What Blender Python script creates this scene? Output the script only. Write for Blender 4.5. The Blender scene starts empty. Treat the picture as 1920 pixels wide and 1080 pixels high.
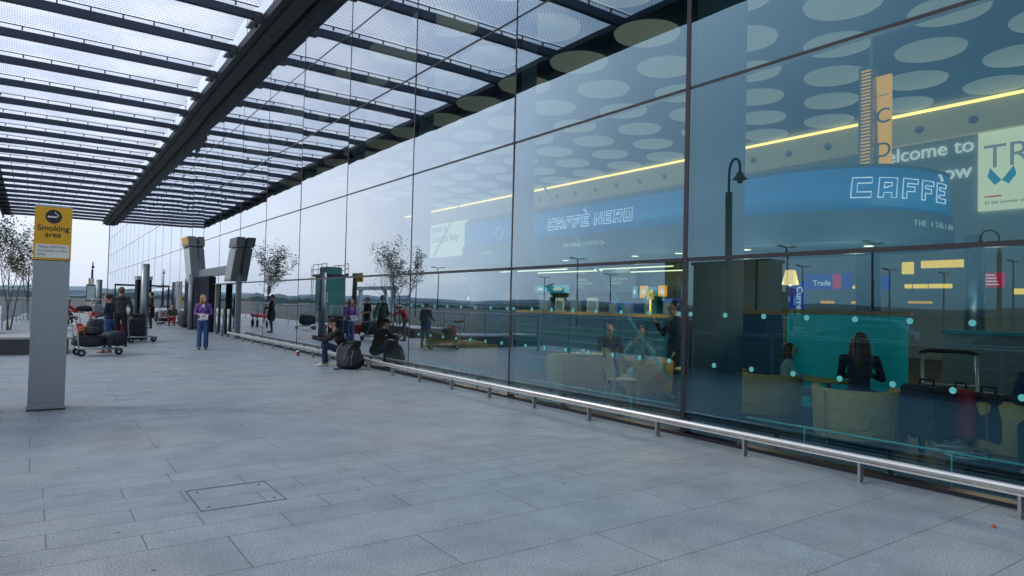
import bpy, math, random
from mathutils import Vector, Matrix
R = math.radians
random.seed(7)
sc = bpy.context.scene
col = sc.collection
# ------------------------------------------------------------ camera
cam_d = bpy.data.cameras.new('camera'); cam = bpy.data.objects.new('camera', cam_d); col.objects.link(cam)
YAW, PIT, ROL = 0.61988, 0.025397, -0.024063
fw = Vector((math.sin(YAW)*math.cos(PIT), math.cos(YAW)*math.cos(PIT), math.sin(PIT)))
rt = Vector((math.cos(YAW), -math.sin(YAW), 0)); dn = fw.cross(rt)
r2 = rt*math.cos(ROL)+dn*math.sin(ROL); d2 = -rt*math.sin(ROL)+dn*math.cos(ROL)
mw = Matrix((( r2.x,-d2.x,-fw.x,0),(r2.y,-d2.y,-fw.y,0),(r2.z,-d2.z,-fw.z,1.6),(0,0,0,1)))
cam.matrix_world = mw
cam_d.sensor_width = 36; cam_d.lens = 1261.3/1920*36; cam_d.clip_end = 5000; cam_d.clip_start = .05
sc.camera = cam
# ------------------------------------------------------------ world, sun, exposure
SUN_EL, SUN_AZ = R(42), R(-60)
w = bpy.data.worlds.new('World'); sc.world = w; w.use_nodes = True
nt = w.node_tree; N = nt.nodes; L = nt.links
bg = N['Background']; bg.inputs[1].default_value = .15
sky = N.new('ShaderNodeTexSky'); sky.sky_type = 'NISHITA'; sky.sun_disc = False
sky.sun_elevation = SUN_EL; sky.sun_rotation = SUN_AZ; sky.dust_density = 3
hs = N.new('ShaderNodeHueSaturation'); hs.inputs['Saturation'].default_value = .45
mx = N.new('ShaderNodeMix'); mx.data_type = 'RGBA'; mx.inputs[0].default_value = .72
tc = N.new('ShaderNodeTexCoord'); nz = N.new('ShaderNodeTexNoise'); nz.inputs['Scale'].default_value = 2.2; nz.inputs['Detail'].default_value = 5
mp_ = N.new('ShaderNodeMapping'); mp_.inputs['Scale'].default_value = (1, 1, 3.5)
cr = N.new('ShaderNodeValToRGB')
cr.color_ramp.elements[0].position = .3; cr.color_ramp.elements[0].color = (5.4, 6.2, 7.6, 1)
cr.color_ramp.elements[1].position = .72; cr.color_ramp.elements[1].color = (7.9, 8.5, 9.6, 1)
L.new(tc.outputs['Generated'], mp_.inputs[0]); L.new(mp_.outputs[0], nz.inputs[0]); L.new(nz.outputs[0], cr.inputs[0])
L.new(sky.outputs[0], hs.inputs['Color']); L.new(hs.outputs[0], mx.inputs[6]); L.new(cr.outputs[0], mx.inputs[7]); L.new(mx.outputs[2], bg.inputs[0])
sl = bpy.data.lights.new('sun', 'SUN'); sl.energy = .9; sl.angle = R(14); sl.color = (1, .96, .9)
so = bpy.data.objects.new('sun', sl); col.objects.link(so)
sdir = Vector((math.sin(SUN_AZ)*math.cos(SUN_EL), math.cos(SUN_AZ)*math.cos(SUN_EL), math.sin(SUN_EL)))
so.rotation_euler = sdir.to_track_quat('Z', 'Y').to_euler()
sc.view_settings.view_transform = 'Standard'; sc.view_settings.look = 'None'
sc.view_settings.exposure = 0.05; sc.view_settings.gamma = 1
cy = sc.cycles
cy.use_denoising = True; cy.max_bounces = 9; cy.diffuse_bounces = 3; cy.glossy_bounces = 4; cy.transmission_bounces = 4; cy.transparent_max_bounces = 12
cy.caustics_reflective = False; cy.caustics_refractive = False; cy.sample_clamp_indirect = 4

# ------------------------------------------------------------ materials
MATS = {}
def mat(name, c, rough=.6, metal=0., var=.12, scale=6., bump=0., emit=None, es=1., spec=None, alpha_t=0, aniso=None):
    if name in MATS: return MATS[name]
    m = bpy.data.materials.new(name); m.use_nodes = True
    t = m.node_tree; b = t.nodes['Principled BSDF']
    b.inputs['Roughness'].default_value = rough; b.inputs['Metallic'].default_value = metal
    if spec is not None: b.inputs['Specular IOR Level'].default_value = spec
    tcn = t.nodes.new('ShaderNodeTexCoord'); n = t.nodes.new('ShaderNodeTexNoise')
    n.inputs['Scale'].default_value = scale; n.inputs['Detail'].default_value = 6
    if aniso:
        mp = t.nodes.new('ShaderNodeMapping'); mp.inputs['Scale'].default_value = aniso
        t.links.new(tcn.outputs['Object'], mp.inputs[0]); t.links.new(mp.outputs[0], n.inputs[0])
    else: t.links.new(tcn.outputs['Object'], n.inputs[0])
    r = t.nodes.new('ShaderNodeValToRGB')
    lo = [max(0, x*(1-var)) for x in c]; hi = [min(1, x*(1+var)) for x in c]
    r.color_ramp.elements[0].position = .3; r.color_ramp.elements[0].color = (*lo, 1)
    r.color_ramp.elements[1].position = .7; r.color_ramp.elements[1].color = (*hi, 1)
    t.links.new(n.outputs[0], r.inputs[0]); t.links.new(r.outputs[0], b.inputs['Base Color'])
    if bump:
        bp = t.nodes.new('ShaderNodeBump'); bp.inputs['Strength'].default_value = bump; bp.inputs['Distance'].default_value = .02
        t.links.new(n.outputs[0], bp.inputs['Height']); t.links.new(bp.outputs[0], b.inputs['Normal'])
    if emit:
        b.inputs['Emission Color'].default_value = (*emit, 1); b.inputs['Emission Strength'].default_value = es
    MATS[name] = m
    return m

def glass_mat(name, tint, refl, r0, power, wav=.0):
    m = bpy.data.materials.new(name); m.use_nodes = True; t = m.node_tree; t.nodes.clear()
    o = t.nodes.new('ShaderNodeOutputMaterial'); mixs = t.nodes.new('ShaderNodeMixShader')
    tr = t.nodes.new('ShaderNodeBsdfTransparent'); tr.inputs[0].default_value = (*tint, 1)
    gl = t.nodes.new('ShaderNodeBsdfGlossy'); gl.inputs[0].default_value = (*refl, 1); gl.inputs['Roughness'].default_value = .0
    lw = t.nodes.new('ShaderNodeLayerWeight'); lw.inputs[0].default_value = .5
    pw = t.nodes.new('ShaderNodeMath'); pw.operation = 'POWER'; pw.inputs[1].default_value = power
    ma = t.nodes.new('ShaderNodeMath'); ma.operation = 'MULTIPLY_ADD'; ma.inputs[1].default_value = 1-r0; ma.inputs[2].default_value = r0
    t.links.new(lw.outputs['Facing'], pw.inputs[0]); t.links.new(pw.outputs[0], ma.inputs[0]); t.links.new(ma.outputs[0], mixs.inputs[0])
    t.links.new(tr.outputs[0], mixs.inputs[1]); t.links.new(gl.outputs[0], mixs.inputs[2]); t.links.new(mixs.outputs[0], o.inputs[0])
    if name == 'facade_glass':
        rr = t.nodes.new('ShaderNodeValToRGB'); e = rr.color_ramp.elements
        e[0].position = 0; e[0].color = (.07, .07, .07, 1); e[1].position = 1; e[1].color = (1, 1, 1, 1)
        for p_, v_ in ((.14, .11), (.25, .16), (.33, .22), (.40, .33), (.48, .48), (.6, .63), (.85, .9)):
            q_ = e.new(p_); q_.color = (v_, v_, v_, 1)
        t.links.new(lw.outputs['Facing'], rr.inputs[0]); t.links.new(rr.outputs[0], mixs.inputs[0])
    if name == 'facade_glass':  # solar coating: the reflection is bluer when seen square on
        mr = t.nodes.new('ShaderNodeMapRange'); mr.inputs[1].default_value = .05; mr.inputs[2].default_value = .62
        mc = t.nodes.new('ShaderNodeMix'); mc.data_type = 'RGBA'; mc.inputs[6].default_value = (.22, .68, 1.0, 1); mc.inputs[7].default_value = (.86, .91, .97, 1)
        t.links.new(lw.outputs['Facing'], mr.inputs[0]); t.links.new(mr.outputs[0], mc.inputs[0]); t.links.new(mc.outputs[2], gl.inputs[0])
    if wav:
        tcn = t.nodes.new('ShaderNodeTexCoord'); n = t.nodes.new('ShaderNodeTexNoise'); n.inputs['Scale'].default_value = .9; n.inputs['Detail'].default_value = 1
        mp = t.nodes.new('ShaderNodeMapping'); mp.inputs['Scale'].default_value = (1, .8, .35)
        bp = t.nodes.new('ShaderNodeBump'); bp.inputs['Strength'].default_value = 1; bp.inputs['Distance'].default_value = wav
        t.links.new(tcn.outputs['Object'], mp.inputs[0]); t.links.new(mp.outputs[0], n.inputs[0]); t.links.new(n.outputs[0], bp.inputs['Height']); t.links.new(bp.outputs[0], gl.inputs['Normal'])
    MATS[name] = m
    return m

def M_(k): return MATS[k]
GL = glass_mat('facade_glass', (.53, .68, .67), (.80, .90, 1.0), .05, 1.25, .0022)
GI = glass_mat('glass_back', (.93, .97, .97), (.5, .5, .5), .0, 8)
GC = glass_mat('clear_glass', (.55, .75, .78), (.8, .9, .95), .06, 2.5)
mat('dark_joint', (.012, .013, .018), .4)
mat('steel_dark', (.026, .040, .070), .45, .3, .15, 3)
mat('beam_grey', (.15, .145, .14), .7, .0, .08, 2)
mat('beam_side', (.035, .042, .055), .5, .2, .1, 2)
mat('fitting_black', (.03, .04, .05), .4)
mat('bracket_pale', (.5, .54, .56), .4, .5)
mat('brushed_steel', (.24, .27, .30), .38, .75, .08, 4, aniso=(60, 60, 1.2))
mat('steel_bright', (.74, .72, .69), .36, 1, .05, 20)
mat('steel_mid', (.35, .37, .39), .4, .8)
mat('rail_pale', (.45, .5, .53), .4, .6)
mat('sign_yellow', (.80, .42, .01), .5, 0, .04)
mat('sign_white', (.8, .8, .77), .5, 0, .03)
mat('ink_black', (.012, .012, .014), .5, 0, .0)
mat('ink_brown', (.06, .03, .012), .5, 0, .0)
mat('ink_grey', (.2, .2, .2), .5, 0, .0)
mat('granite_dark', (.045, .048, .055), .35, 0, .25, 60, .1)
mat('granite_pale', (.33, .35, .37), .5, 0, .15, 60)
mat('asphalt', (.035, .038, .042), .9, 0, .25, 12, .3)
mat('kerb', (.3, .3, .3), .8, 0, .15, 20)
mat('grass', (.03, .055, .025), .95, 0, .4, 3, .4)
mat('treeline', (.09, .14, .15), .95, 0, .35, .05)  # lightened towards blue, distance haze put into the colour
mat('hill', (.20, .29, .36), .95, 0, .2, .02)  # pale blue of the distance haze is mixed into the hill colour
mat('bark', (.10, .075, .06), .9, 0, .3, 30, .3)
mat('leaf', (.055, .085, .04), .7, 0, .45, 8)
mat('leaf_dark', (.03, .055, .035), .7, 0, .4, 8)
mat('fin_pale', (.10, .20, .28), .6, 0, .05, .8)
mat('floor_int', (.07, .05, .045), .35, 0, .2, 5)
mat('int_wall', (.62, .66, .62), .8, 0, .04, .5)
mat('int_wall_dark', (.12, .15, .17), .8, 0, .1, .8)
mat('int_ceiling', (.05, .11, .20), .8, 0, .05, .5)
mat('disc_uplit_glow', (.6, .64, .6), .7, 0, .06, 1.5, emit=(.86, .84, .66), es=.17)  # white painted discs; weak emission stands in for the uplighting on them
mat('strip_lit', (.9, .8, .4), .5, emit=(1, .60, .16), es=2.2)
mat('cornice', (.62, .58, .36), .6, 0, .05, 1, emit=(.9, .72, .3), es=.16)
mat('poster_lit', (.8, .8, .6), .6, 0, .12, 1.2, emit=(.95, .92, .58), es=.6)
mat('cafe_blue', (.01, .23, .5), .5, 0, .05, 1, emit=(.0, .24, .60), es=.22)
mat('cafe_grey', (.06, .12, .17), .55, 0, .06, 2)
mat('neon', (.8, .82, .85), .4, emit=(.8, .85, .95), es=.55)
mat('text_lit', (.8, .8, .75), .4, emit=(.95, .95, .85), es=.55)
mat('text_soft', (.5, .55, .56), .5, emit=(.7, .75, .75), es=.18)
mat('lamp_shade', (.8, .6, .25), .5, emit=(1, .60, .18), es=1.1)
mat('bar_lit', (.8, .5, .1), .5, emit=(1, .58, .08), es=1.1)
mat('tube_lit', (.9, .9, .7), .5, emit=(1, .95, .65), es=1.4)
mat('teal_panel', (.02, .34, .36), .4, 0, .12, 1.5, emit=(.0, .42, .46), es=.13)
mat('teal_dark', (.012, .10, .13), .4, 0, .15, 1.5, emit=(0, .16, .22), es=.12)
mat('navy_panel', (.01, .06, .13), .5)
mat('wood_light', (.60, .43, .12), .45, 0, .15, 14, aniso=(12, 12, 1.5))
mat('wood_orange', (.40, .2, .04), .45, 0, .15, 10)
mat('olive_fabric', (.58, .39, .13), .9, 0, .1, 25, .15)
mat('cup_white', (.7, .75, .75), .3)
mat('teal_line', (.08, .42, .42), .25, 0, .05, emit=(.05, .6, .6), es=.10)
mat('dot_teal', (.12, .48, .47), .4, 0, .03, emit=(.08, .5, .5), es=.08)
mat('sign_blue', (.02, .05, .35), .5, emit=(.02, .06, .4), es=.5)
mat('sign_red', (.6, .03, .06), .5, emit=(.7, .03, .08), es=.5)
mat('sign_red_flat', (.55, .03, .03), .5)
mat('poster_orange', (.8, .35, .02), .5, emit=(1, .42, .01), es=.75)
mat('poster_cyan', (.05, .35, .5), .5, emit=(.04, .35, .5), es=.4)
mat('column_steel', (.45, .55, .58), .25, .7, .1, 3)
mat('menu_board', (.10, .15, .17), .6)
mat('appliance', (.03, .05, .06), .4)
mat('blue_bin', (.05, .12, .4), .5)
mat('skin', (.50, .27, .19), .55, 0, .08, 30)
mat('skin_pale', (.62, .36, .28), .55, 0, .08, 30)
mat('eye', (.03, .02, .02), .3)
mat('lip', (.35, .12, .1), .5)
mat('hair_black', (.008, .008, .010), .5, 0, .3, 40)
mat('hair_blond', (.33, .17, .06), .5, 0, .35, 40, aniso=(1, 1, .15))
mat('hair_brown', (.06, .035, .025), .5, 0, .3, 40)
mat('hair_short', (.11, .06, .045), .7, 0, .3, 40)
mat('cloth_purple', (.20, .085, .36), .85, 0, .12, 20, .2)
mat('cloth_white', (.55, .58, .62), .85, 0, .08, 20)
mat('denim', (.035, .085, .24), .85, 0, .25, 14, .2)
mat('denim_dark', (.02, .03, .075), .85, 0, .2, 14, .2)
mat('cloth_black', (.008, .009, .013), .85, 0, .3, 14, .2)
mat('cloth_navy', (.020, .026, .055), .85, 0, .2, 14, .2)
mat('cloth_olive', (.035, .042, .035), .85, 0, .2, 14, .2)
mat('cloth_red', (.40, .03, .03), .85, 0, .2, 14, .2)
mat('cloth_green', (.03, .07, .05), .85, 0, .2, 14, .2)
mat('cloth_aqua', (.28, .48, .52), .85, 0, .2, 14, .2)
mat('cloth_grey', (.22, .24, .27), .85, 0, .2, 14, .2)
mat('cloth_khaki', (.16, .14, .09), .85, 0, .2, 14, .2)
mat('shoe_pale', (.5, .5, .42), .6)
mat('shoe_black', (.01, .01, .012), .5)
mat('shoe_tan', (.3, .2, .15), .6)
mat('bag_black', (.012, .013, .02), .7, 0, .3, 12, .4)
mat('bag_navy', (.014, .017, .035), .7, 0, .3, 12, .4)
mat('bag_red', (.35, .02, .03), .7, 0, .2, 12, .3)
mat('bag_orange', (.55, .12, .03), .7, 0, .5, 25, .3)
mat('rubber', (.012, .012, .012), .8)
mat('paper', (.7, .72, .78), .7, 0, .05)
mat('cup_red', (.38, .015, .03), .5)
mat('mustard', (.4, .3, .02), .6)
mat('car_silver', (.35, .38, .4), .25, .7)
mat('car_red', (.3, .02, .03), .25, .3)
mat('car_dark', (.04, .05, .07), .25, .5)
mat('car_glass', (.015, .02, .025), .1)
mat('kiosk_teal', (.03, .22, .19), .25, .2, .15, 1)
mat('kiosk_grey', (.07, .085, .10), .6, 0, .08, 3, aniso=(1, 1, 30))
mat('beacon', (.7, .22, .02), .4, emit=(.9, .25, .02), es=.3)
mat('portal_grey', (.16, .19, .23), .45, .4, .06)
mat('door_dark', (.012, .018, .03), .75, 0, spec=.15)
mat('blade_grey', (.17, .19, .20), .5, .2, .06)
mat('blade_face', (.07, .13, .13), .2, .3, .2, 2)
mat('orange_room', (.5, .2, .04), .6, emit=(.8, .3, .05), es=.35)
mat('roof_dark', (.08, .08, .08), .8)
mat('litter', (.5, .12, .05), .7)

# canopy perforated panel: translucent white film with printed dots
m = bpy.data.materials.new('canopy_film'); m.use_nodes = True; t = m.node_tree; t.nodes.clear()
o = t.nodes.new('ShaderNodeOutputMaterial'); tcn = t.nodes.new('ShaderNodeTexCoord')
sx = t.nodes.new('ShaderNodeMapping'); sx.inputs['Scale'].default_value = (9.5, 9.5, 0); sx.inputs['Rotation'].default_value = (0, 0, R(45))
vo = t.nodes.new('ShaderNodeTexVoronoi'); vo.inputs['Randomness'].default_value = 0; vo.voronoi_dimensions = '2D'; vo.inputs['Scale'].default_value = 1
rp = t.nodes.new('ShaderNodeValToRGB'); rp.color_ramp.elements[0].position = .24; rp.color_ramp.elements[0].color = (.40, .48, .60, 1)
rp.color_ramp.elements[1].position = .32; rp.color_ramp.elements[1].color = (.97, .98, 1.0, 1)
n = t.nodes.new('ShaderNodeTexNoise'); n.inputs['Scale'].default_value = .5; n.inputs['Detail'].default_value = 3
rn = t.nodes.new('ShaderNodeValToRGB'); rn.color_ramp.elements[0].color = (.78, .82, .9, 1); rn.color_ramp.elements[0].position = .35; rn.color_ramp.elements[1].color = (1, 1, 1, 1); rn.color_ramp.elements[1].position = .6
mm = t.nodes.new('ShaderNodeMix'); mm.data_type = 'RGBA'; mm.blend_type = 'MULTIPLY'; mm.inputs[0].default_value = 1
tl = t.nodes.new('ShaderNodeBsdfTranslucent'); df = t.nodes.new('ShaderNodeBsdfDiffuse'); ms = t.nodes.new('ShaderNodeMixShader'); ms.inputs[0].default_value = .12
t.links.new(tcn.outputs['Object'], sx.inputs[0]); t.links.new(sx.outputs[0], vo.inputs['Vector']); t.links.new(vo.outputs['Distance'], rp.inputs[0])
t.links.new(tcn.outputs['Object'], n.inputs[0]); t.links.new(n.outputs[0], rn.inputs[0])
t.links.new(rp.outputs[0], mm.inputs[6]); t.links.new(rn.outputs[0], mm.inputs[7])
t.links.new(mm.outputs[2], tl.inputs[0]); t.links.new(mm.outputs[2], df.inputs[0]); t.links.new(tl.outputs[0], ms.inputs[1]); t.links.new(df.outputs[0], ms.inputs[2]); t.links.new(ms.outputs[0], o.inputs[0])
MATS['canopy_film'] = m
for k_, m_ in MATS.items():
    if k_.startswith(('cloth', 'denim', 'bag_', 'olive')):
        for n_c in m_.node_tree.nodes:
            if n_c.type == 'TEX_NOISE': n_c.inputs['Scale'].default_value = 9; n_c.inputs['Distortion'].default_value = 1.2
            if n_c.type == 'BUMP': n_c.inputs['Strength'].default_value = .6; n_c.inputs['Distance'].default_value = .05

# paving: granite slabs, bands of large and small courses
def paving():
    m = bpy.data.materials.new('granite_paving'); m.use_nodes = True; t = m.node_tree; b = t.nodes['Principled BSDF']
    nn = t.nodes.new; lk = t.links.new
    tcn = nn('ShaderNodeTexCoord'); sep = nn('ShaderNodeSeparateXYZ'); lk(tcn.outputs['Object'], sep.inputs[0])
    def ma(op, a, c=None, v=None):
        k = nn('ShaderNodeMath'); k.operation = op
        lk(a, k.inputs[0])
        if c is not None: lk(c, k.inputs[1])
        if v is not None: k.inputs[1].default_value = v
        return k.outputs[0]
    yl = ma('FLOORED_MODULO', ma('SUBTRACT', sep.outputs[1], v=4.80), v=5.09)
    band = ma('LESS_THAN', yl, v=1.962)
    def brick(wd, ht, off, y0, x0, mort):
        cx = nn('ShaderNodeCombineXYZ'); lk(ma('ADD', sep.outputs[0], v=x0), cx.inputs[0]); lk(ma('SUBTRACT', sep.outputs[1], v=y0), cx.inputs[1])
        k = nn('ShaderNodeTexBrick'); k.inputs['Scale'].default_value = 1; k.inputs['Mortar Size'].default_value = mort; k.inputs['Mortar Smooth'].default_value = .3
        k.inputs['Brick Width'].default_value = wd; k.inputs['Row Height'].default_value = ht; k.offset = off; k.inputs['Bias'].default_value = 0
        k.inputs['Color1'].default_value = (.325, .365, .385, 1); k.inputs['Color2'].default_value = (.36, .40, .42, 1); k.inputs['Mortar'].default_value = (.12, .13, .14, 1)
        lk(cx.outputs[0], k.inputs['Vector']); return k
    # wrap y per band so that the courses line up
    cxw = nn('ShaderNodeCombineXYZ')
    b1 = brick(1.09*2, .6256, .5, 0, 0, .0045); b2 = brick(.92, .327, .43, 0, 0, .0045)
    for k, y0, x0 in ((b1, 1.962, 19.62-2.22+2.18), (b2, 0, 18.4-.13)):
        cc = nn('ShaderNodeCombineXYZ'); lk(ma('ADD', sep.outputs[0], v=x0), cc.inputs[0]); lk(ma('SUBTRACT', yl, v=y0), cc.inputs[1]); lk(cc.outputs[0], k.inputs['Vector'])
    mxn = nn('ShaderNodeMix'); mxn.data_type = 'RGBA'; lk(band, mxn.inputs[0]); lk(b1.outputs['Color'], mxn.inputs[6]); lk(b2.outputs['Color'], mxn.inputs[7])
    # granite grain
    n1 = nn('ShaderNodeTexNoise'); n1.inputs['Scale'].default_value = 85; n1.inputs['Detail'].default_value = 4; lk(tcn.outputs['Object'], n1.inputs[0])
    r1 = nn('ShaderNodeValToRGB'); r1.color_ramp.elements[0].position = .3; r1.color_ramp.elements[0].color = (.46, .49, .53, 1); r1.color_ramp.elements[1].position = .72; r1.color_ramp.elements[1].color = (1.36, 1.40, 1.44, 1)
    lk(n1.outputs[0], r1.inputs[0])
    n2 = nn('ShaderNodeTexNoise'); n2.inputs['Scale'].default_value = .33; n2.inputs['Detail'].default_value = 5; lk(tcn.outputs['Object'], n2.inputs[0])
    r2_ = nn('ShaderNodeValToRGB'); r2_.color_ramp.elements[0].position = .32; r2_.color_ramp.elements[0].color = (.84, .90, .98, 1); r2_.color_ramp.elements[1].position = .66; r2_.color_ramp.elements[1].color = (1.06, 1.0, .95, 1)  # broad noise; its warm end paints in glow thrown off the glass
    lk(n2.outputs[0], r2_.inputs[0])
    n3 = nn('ShaderNodeTexVoronoi'); n3.inputs['Scale'].default_value = 2.1; n3.inputs['Randomness'].default_value = 1; lk(tcn.outputs['Object'], n3.inputs['Vector'])
    r3 = nn('ShaderNodeValToRGB'); r3.color_ramp.elements[0].position = .028; r3.color_ramp.elements[0].color = (.35, .35, .35, 1); r3.color_ramp.elements[1].position = .045; r3.color_ramp.elements[1].color = (1, 1, 1, 1)
    lk(n3.outputs['Distance'], r3.inputs[0])
    def mul(a, c, f=1.):
        k = nn('ShaderNodeMix'); k.data_type = 'RGBA'; k.blend_type = 'MULTIPLY'; k.inputs[0].default_value = f; lk(a, k.inputs[6]); lk(c, k.inputs[7]); return k.outputs[2]
    n5 = nn('ShaderNodeTexVoronoi'); n5.inputs['Scale'].default_value = 1.15; lk(tcn.outputs['Object'], n5.inputs['Vector'])
    r5 = nn('ShaderNodeValToRGB'); r5.color_ramp.elements[0].position = .022; r5.color_ramp.elements[0].color = (.55, .56, .58, 1); r5.color_ramp.elements[1].position = .038; r5.color_ramp.elements[1].color = (1, 1, 1, 1)
    lk(n5.outputs['Distance'], r5.inputs[0])
    n4 = nn('ShaderNodeTexNoise'); n4.inputs['Scale'].default_value = 1.7; n4.inputs['Detail'].default_value = 7; n4.inputs['Roughness'].default_value = .65; lk(tcn.outputs['Object'], n4.inputs[0])
    r4 = nn('ShaderNodeValToRGB'); r4.color_ramp.elements[0].position = .3; r4.color_ramp.elements[0].color = (.72, .74, .76, 1); r4.color_ramp.elements[1].position = .62; r4.color_ramp.elements[1].color = (1.04, 1.04, 1.04, 1)
    lk(n4.outputs[0], r4.inputs[0]); r3o_ = mul(mul(r3.outputs[0], r4.outputs[0]), r5.outputs[0])
    c = mul(mul(mul(mxn.outputs[2], r1.outputs[0]), r2_.outputs[0]), r3o_)
    lk(c, b.inputs['Base Color']); b.inputs['Roughness'].default_value = .5; b.inputs['Specular IOR Level'].default_value = .35
    bp = nn('ShaderNodeBump'); bp.inputs['Strength'].default_value = .25; bp.inputs['Distance'].default_value = .004; lk(n1.outputs[0], bp.inputs['Height']); lk(bp.outputs[0], b.inputs['Normal'])
    MATS['paving'] = m
paving()

# ------------------------------------------------------------ mesh helpers
class MB:
    def __init__(s): s.v = []; s.f = []; s.sm = []
    def add(s, vs, fs, smooth=False):
        o = len(s.v); s.v += [tuple(v) for v in vs]; s.f += [tuple(i+o for i in f) for f in fs]; s.sm += [smooth]*len(fs); return s
    def box(s, x0, x1, y0, y1, z0, z1):
        vs = [(x, y, z) for x in (x0, x1) for y in (y0, y1) for z in (z0, z1)]
        return s.add(vs, [(0, 1, 3, 2), (4, 6, 7, 5), (0, 4, 5, 1), (2, 3, 7, 6), (0, 2, 6, 4), (1, 5, 7, 3)])
    def hexa(s, p):  # 8 points: bottom 4 ccw, top 4
        return s.add(p, [(3, 2, 1, 0), (4, 5, 6, 7), (0, 1, 5, 4), (1, 2, 6, 5), (2, 3, 7, 6), (3, 0, 4, 7)])
    def rbox(s, x0, x1, y0, y1, z0, z1, r=.02):  # chamfered box
        vs = []; fs = []
        X = [x0, x1]; Y = [y0, y1]; Z = [z0, z1]
        import itertools
        idx = {}
        for i, j, k in itertools.product((0, 1), repeat=3):
            sx, sy, sz = (1, -1)[i], (1, -1)[j], (1, -1)[k]
            idx[i, j, k, 0] = len(vs); vs.append((X[i], Y[j]+sy*r, Z[k]+sz*r))
            idx[i, j, k, 1] = len(vs); vs.append((X[i]+sx*r, Y[j], Z[k]+sz*r))
            idx[i, j, k, 2] = len(vs); vs.append((X[i]+sx*r, Y[j]+sy*r, Z[k]))
            fs.append((idx[i, j, k, 0], idx[i, j, k, 1], idx[i, j, k, 2]))
        for i in (0, 1): fs.append(tuple(idx[i, j, k, 0] for j, k in ((0, 0), (1, 0), (1, 1), (0, 1))))
        for j in (0, 1): fs.append(tuple(idx[i, j, k, 1] for i, k in ((0, 0), (1, 0), (1, 1), (0, 1))))
        for k in (0, 1): fs.append(tuple(idx[i, j, k, 2] for i, j in ((0, 0), (1, 0), (1, 1), (0, 1))))
        for a, b in itertools.product((0, 1), repeat=2):
            fs.append((idx[0, a, b, 1], idx[1, a, b, 1], idx[1, a, b, 2], idx[0, a, b, 2]))
            fs.append((idx[a, 0, b, 0], idx[a, 1, b, 0], idx[a, 1, b, 2], idx[a, 0, b, 2]))
            fs.append((idx[a, b, 0, 0], idx[a, b, 1, 0], idx[a, b, 1, 1], idx[a, b, 0, 1]))
        return s.add(vs, fs)
    def tube(s, pts, r, n=8, cap=True):
        pts = [Vector(p) for p in pts]; rs = r if isinstance(r, (list, tuple)) else [r]*len(pts)
        vs = []; prev = None
        for i, p in enumerate(pts):
            d = (pts[min(i+1, len(pts)-1)]-pts[max(i-1, 0)])
            if d.length < 1e-9: d = Vector((0, 0, 1))
            d.normalize()
            if prev is None:
                a = Vector((0, 0, 1)) if abs(d.z) < .9 else Vector((1, 0, 0)); u = d.cross(a).normalized()
            else: u = (prev-d*prev.dot(d)).normalized()
            prev = u; v = d.cross(u)
            vs += [p+(u*math.cos(2*math.pi*k/n)+v*math.sin(2*math.pi*k/n))*rs[i] for k in range(n)]
        fs = [(i*n+k, i*n+(k+1) % n, (i+1)*n+(k+1) % n, (i+1)*n+k) for i in range(len(pts)-1) for k in range(n)]
        s.add(vs, fs, n > 5)
        if cap:
            o = len(s.v)-len(vs); s.f += [tuple(range(o+n-1, o-1, -1)), tuple(range(o+n*(len(pts)-1), o+n*len(pts)))]; s.sm += [False]*2
        return s
    def sph(s, c, r, n=10, m=7, rot=None):
        rr = r if isinstance(r, (list, tuple)) else (r, r, r); vs = []; c = Vector(c)
        for i in range(1, m):
            a = math.pi*i/m
            for k in range(n):
                b = 2*math.pi*k/n; q = Vector((rr[0]*math.sin(a)*math.cos(b), rr[1]*math.sin(a)*math.sin(b), rr[2]*math.cos(a)))
                if rot: q = rot @ q
                vs.append(c+q)
        zt = Vector((0, 0, rr[2])); 
        if rot: zt = rot @ zt
        vs += [c+zt, c-zt]; T = len(vs)-2
        fs = [((i)*n+k, (i+1)*n+k, (i+1)*n+(k+1) % n, i*n+(k+1) % n) for i in range(m-2) for k in range(n)]
        fs += [(T, k, (k+1) % n) for k in range(n)]+[(T+1, (m-2)*n+(k+1) % n, (m-2)*n+k) for k in range(n)]
        return s.add(vs, fs, True)
    def cap(s, a, b, ra, rb):  # tapered capsule
        a = Vector(a); b = Vector(b)
        s.tube([a, b], [ra, rb], 10); s.sph(a, ra, 10, 6); s.sph(b, rb, 10, 6); return s
    def lathe(s, prof, c=(0, 0, 0), n=20):
        vs = [(c[0]+r*math.cos(2*math.pi*k/n), c[1]+r*math.sin(2*math.pi*k/n), c[2]+z) for r, z in prof for k in range(n)]
        fs = [(i*n+k, i*n+(k+1) % n, (i+1)*n+(k+1) % n, (i+1)*n+k) for i in range(len(prof)-1) for k in range(n)]
        return s.add(vs, fs, True)
    def prism(s, poly, z0, z1):  # polygon in xy extruded
        n = len(poly); return s.add([(x, y, z0) for x, y in poly]+[(x, y, z1) for x, y in poly], [tuple(range(n-1, -1, -1)), tuple(range(n, 2*n))]+[(i, (i+1) % n, n+(i+1) % n, n+i) for i in range(n)])
    def prism_y(s, poly, y0, y1):  # polygon in xz extruded along y
        n = len(poly); return s.add([(x, y0, z) for x, z in poly]+[(x, y1, z) for x, z in poly], [tuple(range(n)), tuple(range(2*n-1, n-1, -1))]+[(i, n+i, n+(i+1) % n, (i+1) % n) for i in range(n)])
    def xf(s, Mx): s.v = [tuple(Mx @ Vector(v)) for v in s.v]; return s
    def obj(s, name, m, parent=None):
        me = bpy.data.meshes.new(name); me.from_pydata(s.v, [], s.f); me.update()
        me.polygons.foreach_set('use_smooth', s.sm)
        for k in (m if isinstance(m, (list, tuple)) else [m]): me.materials.append(MATS[k])
        o = bpy.data.objects.new(name, me); col.objects.link(o)
        if parent is not None: o.parent = parent
        return o
def B(*a, **k): return MB().box(*a, **k)
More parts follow.
